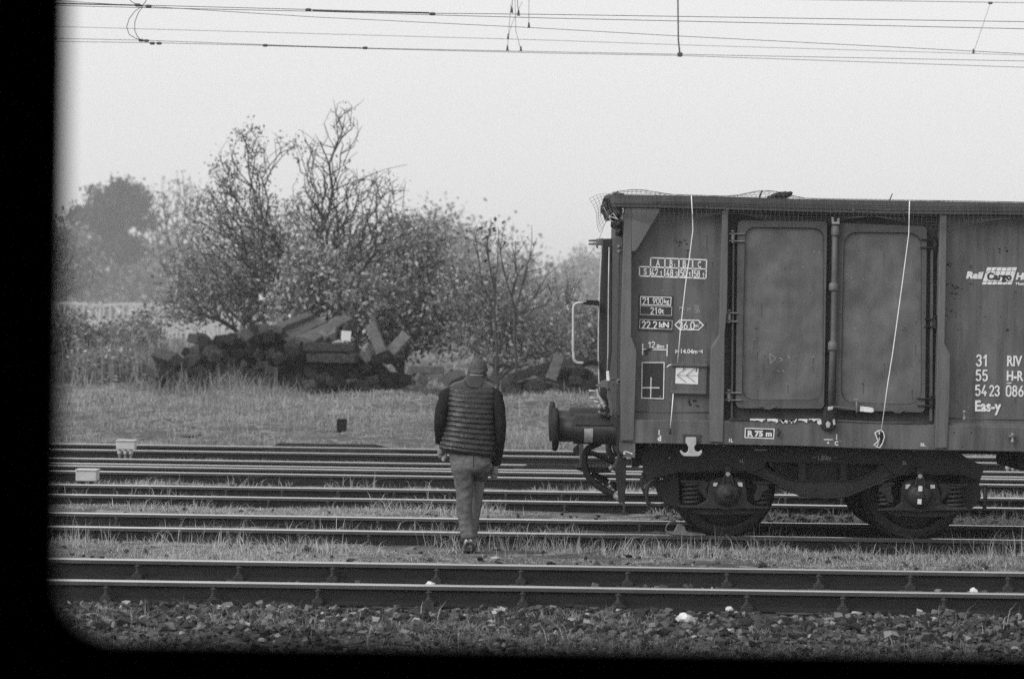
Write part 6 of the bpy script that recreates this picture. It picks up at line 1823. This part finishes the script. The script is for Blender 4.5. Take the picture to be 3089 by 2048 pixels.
# hair: close-cropped cap over crown and back of the head
m = MB(); v, f = [], []
NT2 = 12
for i in range(NT2 + 1):
    for k in range(NA):
        a = 2 * math.pi * k / NA
        lim = .66 if math.sin(a) < .3 else .40            # lower at the back, hairline in front
        lim = .93 + (.36 - .93) * min(1, max(0, (math.sin(a) + .75) / 1.5))
        t = lim * i / NT2
        c = HC + HDn * (-.115 + .23 * t)
        p = headpt(a, t); d = (p - c)
        v.append(p + (d.normalized() if d.length > 1e-4 else -HDn) * .006 - HDn * (.006 if t < .1 else 0))
for i in range(NT2):
    for k in range(NA):
        f.append([i * NA + k, i * NA + (k + 1) % NA, (i + 1) * NA + (k + 1) % NA, (i + 1) * NA + k])
f.append(list(range(NA))[::-1])
m.add(v, f, True)
loft(m, [(mp(450, 194, .288), .063, .0635), (mp(456, 176, .315), .074, .076), (mp(458, 162, .33), .07, .08)], 20)
m.build('hair', M['hair'], man)
# vest with stitched horizontal channels
keys = [(440, 202, 66, .285, .075), (438, 216, 70, .27, .078), (436, 230, 76, .25, .084), (431, 244, 94, .235, .09), (427, 260, 136, .21, .10), (424, 278, 158, .18, .115), (420, 300, 164, .155, .128), (417, 340, 173, .13, .14), (412, 420, 169, .09, .148), (409, 520, 166, .05, .150),
        (403, 600, 172, .03, .150), (394, 690, 187, .01, .152), (388, 738, 193, .0, .152), (389, 756, 190, .0, .146), (391, 770, 180, .0, .14)]
NR = 170
rings, yy = interp_rings(keys, NR)
rings = [(c, rx, ry, -.03 - .025 * min(1, max(0, (y - 250) / 60)) - .055 * max(0, (y - 520) / 250), 0) for (c, rx, ry), y in zip(rings, yy)]
rq = random.Random(2)
off = [rq.uniform(-.06, .06) for _ in range(64)]
def quilt(i, a):
    y = yy[i]
    if y < 258: return 1 + .022 * abs(math.sin((y - 202) * math.pi / 20))
    yk = (y + 5 * math.sin(a * 2 + 1) * .6 - 290) / 36.5
    ph = abs(math.sin(math.pi * yk))
    wr = .012 * math.sin(a * 9 + yk * 2.3) + .008 * math.sin(a * 17 - yk * 4)
    amp = .085 if 284 < y < 758 else .012
    return 1 + amp * (ph ** .55) + wr * ph
m = MB(); loft(m, rings[::-1], 72, fn=lambda i, a: quilt(NR - 1 - i, a))
vest = m.build('quilted_vest', M['vest'], man)
m = MB()
m.tube([mp(358, 236, .135), mp(375, 262, .085), mp(395, 283, .045), mp(432, 287, .032), mp(468, 290, .045), mp(492, 262, .085), mp(506, 246, .14)], .0035, 5)
m.build('yoke_seam', M['sleeve'], vest)
# sleeves
m = MB()
def fold(i, a): return 1 + .03 * math.sin(i * 1.1 + 2 * math.sin(a)) * math.sin(a * 2 + i * .35) + .02 * math.sin(i * .6)
loft(m, interp_rings([(282, 282, 30, .15, .06), (250, 305, 46, .14, .072), (222, 372, 52, .10, .080), (202, 440, 50, .07, .078), (192, 520, 50, .05, .072), (189, 600, 46, .07, .068), (186, 650, 40, .11, .058), (181, 682, 33, .135, .046), (178, 700, 29, .145, .040)], 40)[0][::-1], 26, fn=fold)
loft(m, interp_rings([(572, 296, 30, .15, .06), (588, 322, 42, .14, .072), (602, 390, 50, .10, .080), (612, 450, 49, .07, .078), (621, 560, 47, .04, .072), (616, 650, 47, .04, .068), (610, 710, 44, .05, .062), (602, 790, 39, .07, .054), (594, 846, 34, .085, .044), (593, 856, 32, .088, .042)], 46)[0][::-1], 26, fn=fold)
m.build('sweater_sleeve', M['sleeve'], man)
# jeans
m = MB()
def crease(i, a):
    lo = min(1, max(0, (i - 30) / 30))
    return 1 + (.034 + .03 * lo) * math.sin(i * (.5 + .25 * lo) + 2.6 * math.sin(a + .6 + i * .05)) * math.sin(a * 1.5 + i * .13 + .8) + .02 * math.sin(a * 4 + 1.6 * math.sin(i * .21)) * math.sin(i * .37 + a)
loft(m, interp_rings([(404, 742, 150, .0, .128), (406, 790, 152, .0, .138), (408, 840, 148, .0, .142), (409, 880, 138, .0, .135), (412, 912, 100, .0, .095)], 16)[0][::-1], 40)
loft(m, interp_rings([(338, 830, 80, 0, .136), (346, 880, 80, .0, .132), (354, 930, 73, .0, .118), (361, 1000, 66, .0, .105), (364, 1080, 61, -.01, .092), (362, 1150, 59, -.02, .085), (370, 1220, 57, -.035, .078), (386, 1290, 57, -.05, .072), (394, 1335, 60, -.055, .072), (396, 1362, 60, -.055, .072), (397, 1380, 52, -.05, .066)], 66)[0][::-1], 34, fn=lambda i, a: crease(66 - i, a))
loft(m, interp_rings([(482, 830, 78, 0, .134), (481, 885, 73, .02, .126), (476, 940, 60, .10, .11), (465, 1000, 49, .21, .095), (454, 1080, 42, .33, .08), (448, 1170, 38, .41, .072), (432, 1270, 35, .47, .066), (418, 1350, 40, .49, .068), (414, 1385, 38, .51, .066)], 60)[0][::-1], 30, fn=lambda i, a: crease(i * 1.1, a))
jeans = remeshed(m, 'jeans', .0075, M['denim'], man, 2)
m = MB()
for (xa, xb, y) in ((300, 392, 768), (455, 556, 786)):
    m.tube([mp(xa, y, -.126 if xa < 400 else -.118), mp((xa + xb) / 2, y + 4, -.147), mp(xb, y + 2, -.147 if xa < 400 else -.10)], .0022, 5)
m.tube([mp(430, 758, -.134), mp(432, 800, -.146), mp(432, 860, -.142)], .0025, 5)
m.build('jeans_seam', M['sleeve'], jeans)
# shoes
def shoe(cx_, ztop_px, zbot_px, dy, yaw, pitch):
    heel = mp(cx_, zbot_px, dy)
    sm, up_ = MB(), MB()
    Rm = Matrix.Rotation(yaw, 3, 'Z') @ Matrix.Rotation(pitch, 3, 'X')
    def T(x, y, z): return heel + Rm @ Vector((x, y, z))
    prof = [(-.005, .030, .052), (.02, .040, .085), (.06, .043, .100), (.10, .042, .098), (.14, .044, .080), (.19, .050, .062), (.23, .049, .052), (.265, .036, .040), (.282, .012, .026)]
    v, f = [], []
    n = 14
    for (y, hw, h) in prof:
        for k in range(n):
            a = math.pi * k / (n - 1)
            v.append(T(-hw * math.cos(a), y, .022 + (h) * max(0, math.sin(a)) ** .75))
    for i in range(len(prof) - 1):
        for k in range(n - 1):
            f.append([i * n + k, i * n + k + 1, (i + 1) * n + k + 1, (i + 1) * n + k])
        f.append([i * n + n - 1, i * n, (i + 1) * n, (i + 1) * n + n - 1])
    f.append(list(range(n))); f.append([(len(prof) - 1) * n + k for k in range(n)][::-1])
    up_.add(v, f, True)
    so = up_.build('shoe', M['shoe'], man)
    v = []
    for (y, hw, h) in prof:
        for z in (-.004, .024):
            v += [T(-hw - .005, y, z), T(hw + .005, y, z)]
    f = []
    for i in range(len(prof) - 1):
        a = i * 4; b = a + 4
        f += [[a, a + 1, b + 1, b], [a + 2, b + 2, b + 3, a + 3], [a, b, b + 2, a + 2], [a + 1, a + 3, b + 3, b + 1]]
    e = (len(prof) - 1) * 4
    f += [[0, 2, 3, 1], [e, e + 1, e + 3, e + 2]]
    sm.add(v, f); sm.build('sole', M['sole'], so)
    return so, T
s1, T1 = shoe(396, 1375, 1462, -.11, -.06, .20 * -1)
m = MB()
for (a, b) in (((-.03, -.004, .10), (-.012, -.012, .075)), ((-.018, -.006, .11), (-.03, -.012, .07)), ((.01, -.006, .10), (.03, -.012, .08)), ((.02, -.004, .11), (.012, -.012, .085))):
    m.tube([T1(*a), T1((a[0] + b[0]) / 2, -.016, (a[2] + b[2]) / 2 + .006), T1(*b)], .004, 5)
m.build('lace', M['twine'], s1)
shoe(412, 1375, 1452, .44, .05, 0.0)
# what he holds: a pale bag hanging from the left hand
bagm = MB()
loft(bagm, interp_rings([(205, 742, 10, .17, .010), (207, 760, 17, .17, .016), (211, 785, 22, .17, .020), (212, 805, 21, .17, .020), (210, 820, 15, .17, .014), (207, 832, 6, .17, .006)], 16)[0][::-1], 18, fn=lambda i, a: 1 + .08 * math.sin(a * 5 + i))
tag(bagm.build('paper_bag', M['light_metal']), 'small pale rumpled bag hanging from the left hand of the man', 'bag')
tag(MB().tube([mp(552, 868, .1), mp(560, 872, .1), mp(568, 868, .1)], [.012, .016, .010], 8).build('paper_slip', M['white']), 'scrap of white paper in the right hand of the man', 'paper')
